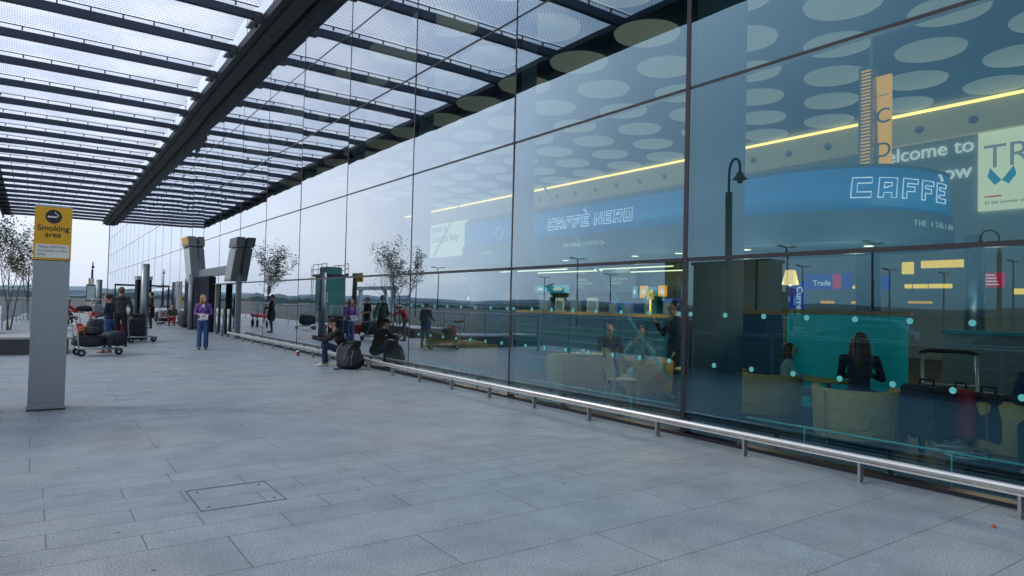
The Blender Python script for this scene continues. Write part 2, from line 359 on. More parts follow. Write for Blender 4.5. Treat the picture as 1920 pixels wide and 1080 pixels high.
def tag(o, label=None, cat=None, group=None, kind=None):
    if label: o['label'] = label
    if cat: o['category'] = cat
    if group: o['group'] = group
    if kind: o['kind'] = kind
    return o
def thing(name, label, cat, loc=(0, 0, 0), rz=0, group=None):
    o = bpy.data.objects.new(name, None); col.objects.link(o); o.location = loc; o.rotation_euler = (0, 0, rz)
    return tag(o, label, cat, group)
def kids(o): return list(o.children)
def dup(o, loc=None, rz=None, label=None, parent=None):
    c = o.copy(); col.objects.link(c)
    if parent is not None: c.parent = parent
    if loc is not None: c.location = loc
    if rz is not None: c.rotation_euler = (0, 0, rz)
    if label: c['label'] = label
    for k in kids(o): dup(k, parent=c)
    return c
def text(name, s, size, m, parent, Mx, align='LEFT', ext=.004, bold=0):
    cu = bpy.data.curves.new(name, 'FONT'); cu.body = s; cu.size = size; cu.extrude = ext; cu.align_x = align; cu.offset = bold
    o = bpy.data.objects.new(name, cu); dg = bpy.context.evaluated_depsgraph_get(); col.objects.link(o)
    bpy.context.view_layer.update(); me = bpy.data.meshes.new_from_object(o.evaluated_get(bpy.context.evaluated_depsgraph_get()))
    bpy.data.objects.remove(o); bpy.data.curves.remove(cu); me.transform(Mx); me.materials.clear(); me.materials.append(MATS[m])
    r = bpy.data.objects.new(name, me); col.objects.link(r); r.parent = parent
    return r
def wallM(x, y, z, d):  # text matrix; d 'W' faces -X, 'S' faces -Y (towards the camera), 'E' faces +X, 'N' faces +Y
    bx = {'W': Vector((0, -1, 0)), 'S': Vector((1, 0, 0)), 'E': Vector((0, 1, 0)), 'N': Vector((-1, 0, 0))}[d]
    nz_ = {'W': Vector((-1, 0, 0)), 'S': Vector((0, -1, 0)), 'E': Vector((1, 0, 0)), 'N': Vector((0, 1, 0))}[d]
    return Matrix(((bx.x, 0, nz_.x, x), (bx.y, 0, nz_.y, y), (0, 1, 0, z), (0, 0, 0, 1)))
def gx(y):  # line of the glass front
    P = [(-99, 6.75), (24, 6.75), (36, 6.87), (40, 7.03), (102, 8.0)]
    for (a, xa), (b, xb) in zip(P, P[1:]):
        if y <= b: return xa+(xb-xa)*(y-a)/(b-a)
    return 8.0

# ============================================================ SETTING
g = MB()
n_ = 24
g.box(-1500, 1500, -1200, 1800, -1.0, -.16); g = g.obj('ground', 'asphalt'); tag(g, kind='structure')
pv = B(-3.6, 7.05, -14, 21.6, -.3, 0); pv.box(-3.6, 9.5, 21.6, 104, -.3, 0); tag(pv.obj('plaza_pavement', 'paving'), kind='structure')
tag(B(-3.85, -3.6, -14, 104, -.3, .0).obj('kerb', 'kerb'), kind='structure')
tag(B(-13, -3.85, -60, 300, -.16, -.12).obj('road', 'asphalt'), kind='structure')
rm = MB()
for y in range(-55, 290, 6): rm.box(-8.5, -8.38, y, y+3, -.12, -.116)
tag(rm.obj('road_marking', 'sign_white'), kind='structure')
# grass beyond the road and a ring of distant trees and low hills
gr = MB()
gr.box(-26, -13, -60, 300, -.16, -.10); gr.box(-900, -120, -700, 900, -.16, -.08); tag(gr.obj('grass', 'grass'), kind='structure')
def ring(name, rad, h0, h1, m, seed, step):
    rnd = random.Random(seed); mb = MB(); a = -125; prev = None; h = h0
    pts = []
    while a < 40:
        h = max(h0*.55, min(h1, h+rnd.uniform(-1, 1)*(h1-h0)*.45)); pts.append((a, h+rnd.uniform(-.1, .1)*h0)); a += step
    vs = []; 
    for a, h in pts:
        s_, c_ = math.sin(R(a)), math.cos(R(a))
        vs += [(rad*s_, rad*c_, -1), (rad*s_, rad*c_, h*.6), ((rad+6)*s_, (rad+6)*c_, h), ((rad+40)*s_, (rad+40)*c_, -1)]
    fs = [(4*i+k, 4*i+4+k, 4*i+5+k, 4*i+1+k) for i in range(len(pts)-1) for k in range(3)]
    mb.add(vs, fs, False); return mb.obj(name, m)
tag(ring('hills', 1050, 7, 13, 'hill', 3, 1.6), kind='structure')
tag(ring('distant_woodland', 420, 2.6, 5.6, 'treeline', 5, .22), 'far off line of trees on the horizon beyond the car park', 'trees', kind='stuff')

# ============================================================ TERMINAL GLASS FRONT
YM = [5.68+3.81*k for k in range(-4, 26)]
ZR = [.05, 2.23, 4.42, 6.62, 8.80, 10.98, 13.2]
bld = thing('terminal_building', 'long glass fronted terminal with dark joints and a cafe behind the panes', 'building')
PORTAL = (28.54, 39.97)
far_g = MB(); panes = 0
for i in range(len(YM)-1):
    y0, y1 = YM[i], YM[i+1]
    for j in range(6):
        if j == 0 and y0 > PORTAL[0]-.2 and y1 < PORTAL[1]+.2: continue
        z0, z1 = ZR[j]+.02, ZR[j+1]-.02
        xa, xb = gx(y0), gx(y1); ya, yb = y0+.025, y1-.025
        jit = random.uniform(-.004, .004) if i > 3 else 0
        vs = [(xa+jit, ya, z0), (xb+jit, yb, z0), (xb-jit, yb, z1), (xa-jit, ya, z1)]
        vs = vs+[(x+.02, y, z) for x, y, z in vs]
        c = Vector(vs[0]); 
        fs = [(0, 3, 2, 1), (4, 5, 6, 7), (0, 1, 5, 4), (1, 2, 6, 5), (2, 3, 7, 6), (3, 0, 4, 7)]
        if panes < 98 and i < 21:
            mb = MB(); mb.add([Vector(v)-c for v in vs], fs); p = mb.obj('glass_pane', ['facade_glass', 'glass_back'], bld); p.location = c
            for pi, q in enumerate(p.data.polygons): q.material_index = 0 if pi == 0 else 1
            panes += 1
            if j == 0 and y1 < 15:
                dm = MB()
                for zz, off in ((1.54, .05), (.93, .2)):
                    yy = ya+off
                    while yy < yb-.05:
                        k = [(-.012, yy-ya+.030*math.cos(a), zz-z0+.030*math.sin(a)) for a in [math.pi*2*q/14 for q in range(14)]]
                        k2 = [(-.006, a, b) for _, a, b in k]
                        dm.add(k+k2, [tuple(range(14))]+[(a, (a+1) % 14, 14+(a+1) % 14, 14+a) for a in range(14)])
                        yy += .518
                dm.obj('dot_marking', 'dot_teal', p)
        else: far_g.add(vs, fs)
fo = far_g.obj('glass_pane', ['facade_glass', 'glass_back'], bld); fo['kind'] = 'stuff'
for pi, q in enumerate(fo.data.polygons): q.material_index = 0 if pi % 6 == 0 else 1
for i, y in enumerate(YM):
    wd = .034 if i in (4, 13) else .017
    z0 = 0 if not (PORTAL[0]+1 < y < PORTAL[1]-1) else 2.3
    B(gx(y)-.006, gx(y)+.12, y-wd, y+wd, z0, 13.3).obj('mullion', 'dark_joint', bld)
for j, z in enumerate(ZR):
    if j in (0, 6): continue
    for i in range(len(YM)-1):
        y0, y1 = YM[i], YM[i+1]; h = .018 if j > 1 else .024
        if i > 20 and i % 2: continue
        y1b = YM[i+2] if (i > 20 and i+2 < len(YM)) else y1
        MB().hexa([(gx(y0)-.004, y0+.05, z-h), (gx(y0)+.1, y0+.05, z-h), (gx(y1b)+.1, y1b-.05, z-h), (gx(y1b)-.004, y1b-.05, z-h),
                   (gx(y0)-.004, y0+.05, z+h), (gx(y0)+.1, y0+.05, z+h), (gx(y1b)+.1, y1b-.05, z+h), (gx(y1b)-.004, y1b-.05, z+h)]).obj('transom', 'dark_joint', bld)
for (a, b) in ((YM[0], PORTAL[0]), (PORTAL[1], 102)):
    mb = MB()
    mb.hexa([(gx(a)-.03, a, -.1), (gx(a)+.15, a, -.1), (gx(b)+.15, b, -.1), (gx(b)-.03, b, -.1), (gx(a)-.03, a, .04), (gx(a)+.15, a, .04), (gx(b)+.15, b, .04), (gx(b)-.03, b, .04)])
    mb.obj('base_strip', 'dark_joint', bld)
# shell: floor, roof, back wall, ends
B(7.06, 27, -10, 101, -.2, -.006).obj('interior_floor', 'floor_int', bld)
MB().prism([(gx(-10)+.2, -10), (27.5, -10), (27.5, 101.9), (gx(101.9)+.2, 101.9), (gx(40)+.2, 40), (gx(36)+.2, 36), (gx(24)+.2, 24)], 9.02, 13.3).obj('roof', 'int_ceiling', bld)
B(26.5, 27.4, -10, 102, 0, 9.0).obj('interior_wall', 'int_wall', bld)
B(7.0, 27.4, -10.3, -10.02, 0, 13).obj('end_wall', 'int_wall_dark', bld)
B(8.0, 27.4, 102.02, 102.4, 0, 13.3).obj('end_wall', 'int_wall_dark', bld)
B(9, 26.4, 52, 52.3, 0, 9).obj('partition_wall', 'int_wall_dark', bld)
MB().box(25.6, 26.49, -9, 51.9, 8.84, 8.9).obj('light_strip', 'strip_lit', bld)
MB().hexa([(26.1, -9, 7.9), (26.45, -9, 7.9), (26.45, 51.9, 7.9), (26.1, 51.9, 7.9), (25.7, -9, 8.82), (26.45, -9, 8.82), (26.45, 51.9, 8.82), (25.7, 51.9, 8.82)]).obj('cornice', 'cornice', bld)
# structural fins just behind the mullions
for i, y in enumerate(YM):
    if y < 0 or y > 26: continue
    if abs(y-5.68) < .1: B(6.95, 8.05, y+.06, y+.20, 0, 9).obj('fin_wall', 'fin_pale', bld)
    elif y < 9: B(6.95, 7.2, y+.06, y+.18, 0, 9).obj('fin_wall', 'fin_pale', bld)
    else: B(6.95, 7.25, y+.06, y+.18, 2.3, 9).obj('fin_wall', 'fin_pale', bld)
# low inner rails and wind-brace rods
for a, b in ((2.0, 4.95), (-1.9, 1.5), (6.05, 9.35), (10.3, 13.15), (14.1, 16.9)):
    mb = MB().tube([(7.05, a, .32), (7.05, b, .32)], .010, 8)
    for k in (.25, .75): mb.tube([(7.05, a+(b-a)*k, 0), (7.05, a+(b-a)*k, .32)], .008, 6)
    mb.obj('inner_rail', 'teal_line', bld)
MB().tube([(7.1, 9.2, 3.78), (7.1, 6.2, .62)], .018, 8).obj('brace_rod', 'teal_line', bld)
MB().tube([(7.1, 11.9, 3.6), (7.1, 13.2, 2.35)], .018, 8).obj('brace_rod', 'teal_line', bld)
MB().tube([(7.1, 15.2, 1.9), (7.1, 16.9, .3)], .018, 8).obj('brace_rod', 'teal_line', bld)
# ceiling discs and spotlights
k = 0
disc_me = None
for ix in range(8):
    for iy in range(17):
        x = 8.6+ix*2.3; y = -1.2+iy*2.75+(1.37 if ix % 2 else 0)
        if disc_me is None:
            mb = MB().lathe([(.0, .02), (.80, .02), (.88, .0), (.85, -.07), (0, -.075)], (0, 0, 0), 28); o = mb.obj('ceiling_disc', 'disc_uplit_glow'); disc_me = o.data
            tag(o, 'large round pale disc in the blue terminal ceiling, its uplighting put in as glow', 'ceiling light', 'round discs of the terminal ceiling')
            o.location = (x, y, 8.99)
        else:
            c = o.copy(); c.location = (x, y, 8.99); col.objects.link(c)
k = 0
dl = None
for iy in range(19):
    y = 2.6+iy*1.72
    if dl is None:
        dl = thing('spotlight', 'small round spotlight set in the lit cornice under the yellow light strip', 'spotlight', (26.02, y, 8.35), 0, 'spotlights along the cornice')
        MB().lathe([(.20, 0), (.27, .04), (.30, -.02), (.2, -.05)], (0, 0, 0), 16).xf(Matrix.Rotation(R(90), 4, 'Y')).obj('trim_ring', 'cornice', dl)
        MB().sph((-.05, 0, 0), (.12, .19, .19), 12, 7).obj('lamp_head', 'steel_mid', dl)
    else: dup(dl, (26.02, y, 8.35))

# ============================================================ ENTRANCE
en = thing('entrance_portal', 'dark recessed automatic entrance doors under a grey lintel in the glass front', 'entrance')
ya, yb = PORTAL
xA, xB = gx(ya), gx(yb)
MB().hexa([(xA-.16, ya-.1, 2.62), (xA+.1, ya-.1, 2.62), (xB+.1, yb, 2.62), (xB-.16, yb, 2.62), (xA-.16, ya-.1, 2.98), (xA+.1, ya-.1, 2.98), (xB+.1, yb, 2.98), (xB-.16, yb, 2.98)]).obj('lintel', 'portal_grey', en)
B(xA-.1, xA+.05, ya-.12, ya+.02, 0, 2.62).obj('jamb', 'portal_grey', en)
B(xA+.1, xA+.25, ya+4.5, ya+4.75, 0, 2.62).obj('post', 'steel_mid', en)
B(xA+.8, xA+.9, ya+.9, yb, 0, 2.62).obj('inner_screen', 'door_dark', en)
B(xA+.02, xA+.79, ya+5.0, ya+5.1, 0, 2.6).obj('wing_wall', 'door_dark', en)
B(xA-.1, xA+.08, ya+5.1, yb-.3, .02, 2.6).obj('side_panel', 'door_dark', en)
B(xA+.1, xA+2.4, ya+.1, yb, 2.63, 2.75).obj('soffit', 'door_dark', en)
for y in (ya+.5, ya+2.6): 
    d = B(xA+.12, xA+.16, y, y+1.0, .05, 2.3).obj('sliding_door', 'clear_glass', en); B(xA+.10, xA+.18, y-.03, y, .02, 2.35).obj('door_stile', 'door_dark', d)
B(xA+.1, xA+.2, ya+.1, ya+4.4, 2.36, 2.6).obj('door_header', 'steel_mid', en)
B(xA+.25, xA+.7, ya+.75, ya+.83, .2, 2.3).obj('orange_sign', 'orange_room', en)
def blade(y, lean, label, sc_=1.):
    t = thing('blade_sign', label, 'sign', (gx(y)-.20, y, 2.35 if sc_ > 1 else 2.3)); t.scale = (sc_,)*3
    a = 1.95*lean
    def leanbox(x0, x1, y0, y1, z0, z1, nm, m, k=0):
        f = lean*.62
        return MB().hexa([(x0, y0+z0*f, z0), (x1, y0+z0*f, z0), (x1, y1+z0*f, z0), (x0, y1+z0*f, z0), (x0, y0+z1*f, z1), (x1, y0+z1*f, z1), (x1, y1+z1*f, z1), (x0, y1+z1*f, z1)]).obj(nm, m, t)
    leanbox(-.15, .17, -.8, .8, 0, 1.75, 'sign_box', 'blade_grey'); leanbox(-.18, -.153, -.72, .72, .08, 1.68, 'sign_face', 'blade_face')
    leanbox(-.2, .17, -.85, .85, 1.8, 2.3, 'sign_cap', 'blade_grey'); leanbox(-.23, -.203, -.8, .8, 1.9, 2.28, 'cap_face', 'sign_yellow' if lean > 0 else 'blade_grey')
    return t
blade(37.6, 1, 'leaning grey blade sign with a yellow cap, left of the entrance', 1.06)
blade(29.1, -1, 'leaning grey blade sign at the right hand side of the entrance', .74)
mb = MB().tube([(6.45, 36.4, 0), (6.45, 36.4, 2.75)], .14, 20); tag(mb.obj('entrance_column', 'brushed_steel'), 'round brushed steel column under the left blade sign of the entrance', 'column')
bo = None
for (x, y), lb in zip([(6.75, 31.9), (6.55, 30.0), (6.65, 29.4)], ['slim white capped post furthest left before the entrance doors', 'slim white capped post in the middle of the entrance opening', 'slim white capped post nearest the right door jamb']):
    if bo is None:
        bo = thing('door_post', lb, 'post', (x, y, 0), 0, 'slim posts before the doors'); MB().tube([(0, 0, 0), (0, 0, .85)], .05, 12).obj('shaft', 'steel_mid', bo); MB().tube([(0, 0, .86), (0, 0, 1.15)], .055, 12).obj('cap', 'sign_white', bo)
    else: dup(bo, (x, y, 0), label=lb)
# second, far entrance
e2 = thing('far_entrance', 'small dark glass porch further along the terminal front', 'entrance', (6.1, 62, 0))
B(.75, 1.2, -1.0, .6, 0, 2.9).obj('porch_box', 'door_dark', e2); B(.7, 1.25, -1.05, .65, 2.92, 3.2).obj('porch_header', 'steel_mid', e2)
B(-.6, .72, .4, .5, 2.4, 2.55).obj('frame_bar', 'door_dark', e2); B(-.7, -.6, .4, .5, 0, 2.55).obj('frame_bar', 'door_dark', e2)

# ============================================================ CANOPY
cn = thing('entrance_canopy', 'long flat canopy of dark steel beams and white dotted panels over the pavement', 'canopy')
CY0, CY1 = -4.0, 101.5
bm = MB(); bs = MB(); gro = MB()
seg = [CY0, 24, 36, 40, CY1]
for a, b in zip(seg, seg[1:]):
    def hx(dx0, dx1, z0, z1, mb):
        A, Bx = gx(a)-.03, gx(b)-.03
        mb.hexa([(A+dx0, a, z0), (A+dx1, a, z0), (Bx+dx1, b, z0), (Bx+dx0, b, z0), (A+dx0, a, z1), (A+dx1, a, z1), (Bx+dx1, b, z1), (Bx+dx0, b, z1)])
    hx(-.5, -.04, 10.66, 11.2, bm); hx(-.78, -.53, 10.76, 11.06, bs); hx(-.53, -.5, 10.8, 11.0, gro); hx(-.035, 0, 10.70, 11.3, gro)
    if b > 40: pass
bm.obj('wall_beam', 'beam_grey', cn); bs.obj('beam_flange', 'beam_side', cn); gro.obj('beam_groove', 'dark_joint', cn)
XO = -3.0
B(XO-.12, XO, CY0, CY1, 10.62, 11.25).obj('edge_beam', 'beam_grey', cn)
B(XO+.02, XO+.75, CY0, CY1, 11.0, 11.2).obj('edge_gutter', 'beam_side', cn)
PY = [-2.0+3.58*k for k in range(30)]
PY = [y for y in PY if y < CY1]
pur = None
def purlin_mesh(x1):
    mb = MB(); mb.box(0, x1, -.10, .10, 0, .32); return mb
for k, y in enumerate(PY):
    xe = gx(y)-.82
    p = MB()
    # the beam deepens gently towards the outer edge
    n = 8; vs = []
    for q in range(n+1):
        x = XO+.02+(xe-XO-.02)*q/n
        s_ = max(0, 1-q/2.2); zt = 11.10+.04*math.sin(math.pi*q/n); zb = 10.86-.06*s_
        vs += [(x, -.10, zb), (x, .10, zb), (x, .10, zt), (x, -.10, zt)]
    fs = [(4*q+a, 4*q+(a+1) % 4, 4*q+4+(a+1) % 4, 4*q+4+a) for q in range(n) for a in range(4)]+[(3, 2, 1, 0), (4*n, 4*n+1, 4*n+2, 4*n+3)]
    p.add(vs, fs); po = p.obj('purlin', 'steel_dark', cn); po.location = (0, y, 0)
    h = MB(); h.box(XO+.1, xe-.1, -.02, .02, 11.30, 11.33)
    x = XO+.5
    while x < xe: h.box(x-.025, x+.025, -.02, .02, 11.18, 11.30); x += .95
    h.obj('panel_rail', 'fitting_black', po)
    f = MB().tube([(xe+.02, .62, 10.86), (xe+.02, .62, 11.16)], .09, 12); f.sph((xe+.02, .62, 11.16), .09, 12, 6); f.tube([(xe+.02, .62, 11.1), (xe+.35, .62, 11.1)], .035, 8); f.obj('spot_fitting', 'fitting_black', po); B(xe-.25, xe, -.13, .13, 10.8, 11.1).obj('beam_bracket', 'fitting_black', po)
    B(xe-.12, xe+.2, .75, 1.6, 11.12, 11.2).obj('pale_plate', 'bracket_pale', po)
    if k+1 < len(PY):
        d = PY[k+1]-y; mb = MB(); m_ = 10; vs = []
        for q in range(m_+1):
            u = q/m_; zz = 11.36+.24*math.sin(math.pi*u)**.8
            vs += [(XO+.05, .03+(d-.06)*u, zz), (xe-.05, .03+(d-.06)*u, zz)]
        mb.add(vs, [(2*q, 2*q+1, 2*q+3, 2*q+2) for q in range(m_)], True)
        o = mb.obj('roof_panel', 'canopy_film', cn); o.location = (0, y, 0)

# ============================================================ LOW RAIL ALONG THE GLASS
rl = thing('trolley_rail', 'low polished steel rail on short posts along the foot of the glass', 'rail', (6.45, 0, 0))
mb = MB()
pts = [(0, -6, .235), (0, 28.6, .235)]
mb.tube(pts, .029, 14); mb.box(-.03, .03, -6, 28.6, .185, .203); mb.obj('top_tube', 'steel_bright', rl)
y = -5.65
while y < 28.6:
    o = MB().box(-.033, .033, -.012, .012, 0, .185).box(-.05, .05, -.05, .05, 0, .006).obj('rail_post', 'steel_mid', rl); o.location = (0, y+.04, 0); y += 1.27
r2o = thing('side_rail', 'short low rail on feet across the left part of the entrance', 'rail', (6.3, 33, 0))
MB().tube([(0, 0, .3), (.3, 2.4, .3)], .03, 10).obj('top_tube', 'steel_bright', r2o)
for q in (.1, .9): MB().tube([(.3*q, 2.4*q, 0), (.3*q, 2.4*q, .29)], .02, 8).obj('rail_post', 'steel_mid', r2o)
r3o = thing('far_rail', 'short low bench-like rail beside the poster trolley', 'rail', (6.75, 41.2, 0))
MB().tube([(0, 0, .28), (0, 2.6, .28)], .035, 10).obj('top_tube', 'steel_bright', r3o)
for q in (.2, 1.3, 2.4): MB().tube([(0, q, 0), (0, q, .27)], .025, 8).obj('rail_post', 'steel_mid', r3o)

# ============================================================ SMOKING TOTEM
tt = thing('sign_totem', 'brushed steel totem with a yellow Smoking area panel standing on the paving', 'sign', (0, 11.25, 0))
B(.004, .426, 0, .40, .02, 2.06).obj('pillar', 'brushed_steel', tt)
B(-.012, .442, -.012, .412, 0, .018).obj('foot', 'dark_joint', tt)
B(.003, .427, .0, .401, .10, .103).obj('base_joint', 'dark_joint', tt)
B(0, .43, -.004, .404, 2.07, 2.80).obj('sign_panel', 'sign_yellow', tt)
B(.0, .43, -.002, .402, 2.803, 2.825).obj('top_cap', 'steel_mid', tt)
def totem_face(tt, ox, oy, d):
    s = 1 if d == 'S' else -1
    Mx = wallM(ox, oy, 0, d)
    def flat(mb, nm, m_):
        return mb.xf(Mx @ Matrix(((1, 0, 0, 0), (0, 0, 1, 0), (0, 1, 0, 0), (0, 0, 0, 1)))).obj(nm, m_, tt)
    def disc(cx, cz, r, y0, y1, n=28): return MB().prism_y([(cx+r*math.cos(2*math.pi*k/n), cz+r*math.sin(2*math.pi*k/n)) for k in range(n)], y0, y1)
    flat(disc(.215, 2.67, .095, .0, .004), 'pictogram_disc', 'ink_black')
    c = MB().prism_y([(.145, 2.655), (.255, 2.655), (.255, 2.675), (.145, 2.675)], .004, .007)
    pts = [(.262, 2.668), (.268, 2.69), (.255, 2.705), (.235, 2.712), (.228, 2.735)]
    c.tube([(x, .006, z) for x, z in pts], .0065, 6)
    flat(c, 'cigarette_symbol', 'sign_white')
    flat(MB().prism_y([(.022, 2.10), (.408, 2.10), (.408, 2.27), (.395, 2.285), (.022, 2.285)], .0, .004), 'notice_plate', 'sign_white')
    T = lambda x, z: Mx @ Matrix.Translation((x, z, .001))
    text('lettering', 'Smoking', .108, 'ink_black', tt, Mx @ Matrix.Translation((.215, 2.475, .001)), 'CENTER', .003, .0012)
    text('lettering', 'area', .108, 'ink_black', tt, Mx @ Matrix.Translation((.215, 2.385, .001)), 'CENTER', .003, .0012)
    text('notice_text', 'Please feel free\nto smoke in this\narea', .052, 'ink_grey', tt, Mx @ Matrix.Translation((.045, 2.235, .005)), 'LEFT', .002)
    text('small_print', 'Please use the bins provided', .016, 'ink_brown', tt, Mx @ Matrix.Translation((.24, 2.082, .001)), 'LEFT', .001)
totem_face(tt, 0, -.004, 'S'); totem_face(tt, .43, .404, 'N')
# steel bollards
b1 = thing('steel_bollard', 'tall round brushed steel bollard post standing mid pavement', 'post', (3.40, 28.05, 0))
MB().tube([(0, 0, 0), (0, 0, 2.78)], .135, 24).obj('shaft', 'brushed_steel', b1); MB().lathe([(0, 2.795), (.13, 2.795), (.137, 2.78)], (0, 0, 0), 24).obj('top_plate', 'steel_mid', b1)
b2 = thing('ash_bin', 'short round steel ash bin with a pale lid next to the tall steel post', 'bin', (3.15, 28.3, 0))
MB().tube([(0, 0, 0), (0, 0, .50)], .09, 18).obj('bin_body', 'steel_mid', b2); MB().tube([(0, 0, .51), (0, 0, .60)], .17, 18).obj('bin_lid', 'steel_bright', b2)
b3 = thing('steel_bollard', 'far round steel post behind the hooded man, beside a yellow edged sign', 'post', (4.6, 66, 0))
MB().tube([(0, 0, 0), (0, 0, 2.9)], .22, 20).obj('shaft', 'brushed_steel', b3)
t3 = thing('sign_totem', 'far white totem with yellow edges beyond the hooded man', 'sign', (3.95, 67, 0))
B(0, .35, 0, .3, 0, 3.0).obj('pillar', 'sign_white', t3); B(-.06, -.003, -.02, .32, 0, 3.05).obj('edge_strip', 'sign_yellow', t3)
t4 = thing('information_screen', 'small grey blue display panel on the far pavement', 'display', (3.35, 60, 0))
B(0, .6, 0, .12, 1.1, 2.4).obj('screen_box', 'kiosk_grey', t4); B(.35, .5, .02, .1, 0, 1.1).obj('stand', 'steel_mid', t4); B(.05, .55, -.01, -.002, 1.2, 2.3).obj('screen', 'column_steel', t4)

# ============================================================ PEOPLE
def remesh(mb, nm, m, parent, vox=.014, it=3):
    o = mb.obj('tmp', m)
    md = o.modifiers.new('r', 'REMESH'); md.mode = 'VOXEL'; md.voxel_size = vox; md.use_smooth_shade = True
    sm = o.modifiers.new('s', 'SMOOTH'); sm.iterations = it; sm.factor = .5
    me = bpy.data.meshes.new_from_object(o.evaluated_get(bpy.context.evaluated_depsgraph_get())); me.name = nm
    bpy.data.objects.remove(o)
    r = bpy.data.objects.new(nm, me); col.objects.link(r); r.parent = parent
    return r
DEF = dict(pel=(0, 0, .96), che=(0, 0, 1.28), nec=(0, -.01, 1.47), hea=(0, .02, 1.63),
           shL=(-.18, 0, 1.42), shR=(.18, 0, 1.42), elL=(-.23, -.02, 1.13), elR=(.23, -.02, 1.13), haL=(-.24, .06, .88), haR=(.24, .06, .88),
           hiL=(-.09, 0, .93), hiR=(.09, 0, .93), knL=(-.10, .02, .5), knR=(.10, .02, .5), anL=(-.10, -.02, .08), anR=(.10, -.02, .08))
def person(label, loc, rz, H=1.72, J=None, top='cloth_black', legs='denim', shoes='shoe_black', skin='skin', hair='hair_brown', hairstyle='short',
           sleeve=1., hat=None, vox=.014, look=0., fem=False, hem=.06, vee=None, flare=0., group=None, coat=False, tilt=0., grip=0):
    s = H/1.75; j = dict(DEF); j.update(J or {}); j = {k: Vector(v)*s for k, v in j.items()}
    t = thing('person', label, 'person', loc, rz, group)
    W = .84 if fem else 1.
    hd = j['hea']; RH = Matrix.Rotation(look, 3, 'Z') @ Matrix.Rotation(tilt, 3, 'X')
    def hp(x, y, z): return hd+RH @ (Vector((x, y, z))*s)
    b = MB()
    b.sph(hp(0, -.01, .02), (.076*s, .098*s, .112*s), 16, 12, RH); b.sph(hp(0, .022, -.055), (.055*s, .066*s, .062*s), 14, 9, RH)
    b.sph(hp(0, .102, -.008), (.014*s, .024*s, .024*s), 8, 6, RH)
    for q in (-1, 1): b.sph(hp(q*.077, -.005, -.005), (.012*s, .02*s, .03*s), 8, 6, RH)
    b.cap(j['nec']-Vector((0, 0, .03*s)), hp(0, -.02, -.04), .053*s*W, .05*s*W)
    b.sph(j['che'], (.14*s*W, .095*s, .17*s), 14, 9); b.sph((j['pel']+j['che'])/2, (.12*s*W, .085*s, .16*s), 14, 9); b.sph(j['pel'], (.145*s, .1*s, .12*s), 14, 9)
    b.cap(j['shL'], j['shR'], .055*s, .055*s)
    for q, S in ((-1, 'L'), (1, 'R')):
        sh, el, ha, hi, kn, an = (j[a+S] for a in ('sh', 'el', 'ha', 'hi', 'kn', 'an'))
        b.cap(sh, el, .050*s, .038*s); b.cap(el, ha, .038*s, .026*s); b.cap(hi, kn, .078*s, .055*s); b.cap(kn, an, .053*s, .036*s)
        d = (ha-el).normalized(); 
        side = Vector((q*-1, 0, 0)); side = (side-d*side.dot(d)).normalized() if abs(d.x) < .95 else Vector((0, 1, 0))
        up = d.cross(side)
        pm = ha+d*.045*s
        Rr = Matrix((side, d, up)).transposed()
        b.sph(pm, (.038*s, .05*s, .02*s), 10, 7, Rr)
        for fi, (o_, ln) in enumerate(((-.027, .062), (-.009, .074), (.009, .07), (.026, .055))):
            p0 = ha+d*.075*s+side*o_*s; cu = (.35+grip)*(1 if q > 0 else -1)
            p1 = p0+(d*math.cos(cu)+up*math.sin(cu))*ln*.5*s; p2 = p1+(d*math.cos(2*cu)+up*math.sin(2*cu))*ln*.5*s
            b.tube([p0, p1, p2], [.0105*s, .0095*s, .008*s], 6)
        p0 = ha+d*.02*s+side*.03*s; b.tube([p0, p0+(side*.8+d*.6).normalized()*.035*s, p0+(side*.5+d*.85).normalized()*.062*s], [.013*s, .011*s, .009*s], 6)
        ft = an+Vector((0, .1*s, -.04*s)); b.cap(an, ft, .036*s, .028*s)
    remesh(b, 'body', skin, t, max(vox*.8, .009), 2)
    # trousers
    p = MB(); p.sph(j['pel'], (.165*s, .118*s, .12*s), 14, 9)
    for S in 'LR':
        hi, kn, an = j['hi'+S], j['kn'+S], j['an'+S]
        p.cap(hi, kn, .094*s, (.070+flare*.3)*s); p.cap(kn, an+(kn-an)*.06-Vector((0, 0, .0)), (.069+flare*.3)*s, (.055+flare)*s)
    remesh(p, 'trousers', legs, t, vox, 3)
    # top
    c = MB()
    ch, pe = j['che'], j['pel']
    up = (ch-pe).normalized()
    c.sph(ch+Vector((0, 0, .0)), (.172*s*W, .122*s, .18*s), 14, 9); c.sph((pe+ch)/2, (.152*s*W, .112*s, .16*s), 14, 9); c.sph(pe+up*hem*s, (.165*s*(1 if not fem else .98), .122*s, .10*s), 14, 9)
    if fem: 
        for q in (-1, 1): c.sph(ch+Vector((q*.07*s, .085*s, .01*s)), .058*s, 10, 7)
    if coat: c.cap(pe, pe-Vector((0, 0, .28*s)), .17*s, .17*s)
    c.cap(j['shL'], j['shR'], .072*s*W, .072*s*W)
    for S in 'LR':
        sh, el, ha = j['sh'+S], j['el'+S], j['ha'+S]
        c.cap(sh, el, .066*s*W, .053*s*W)
        if sleeve > .5: c.cap(el, el+(ha-el)*min(1, (sleeve-.5)*2)*.96, .053*s*W, .043*s*W)
    remesh(c, 'jacket' if coat or sleeve >= 1 else 'top', top, t, vox, 3)
    if vee:
        v = MB(); v.sph(ch+Vector((0, .098*s, .12*s)), (.05*s, .03*s, .07*s), 10, 7); v.obj('neckline', vee, t)
        v = MB(); v.sph(pe+Vector((0, 0, .0)), (.172*s, .124*s, .075*s), 14, 9); v.obj('undershirt', vee, t)
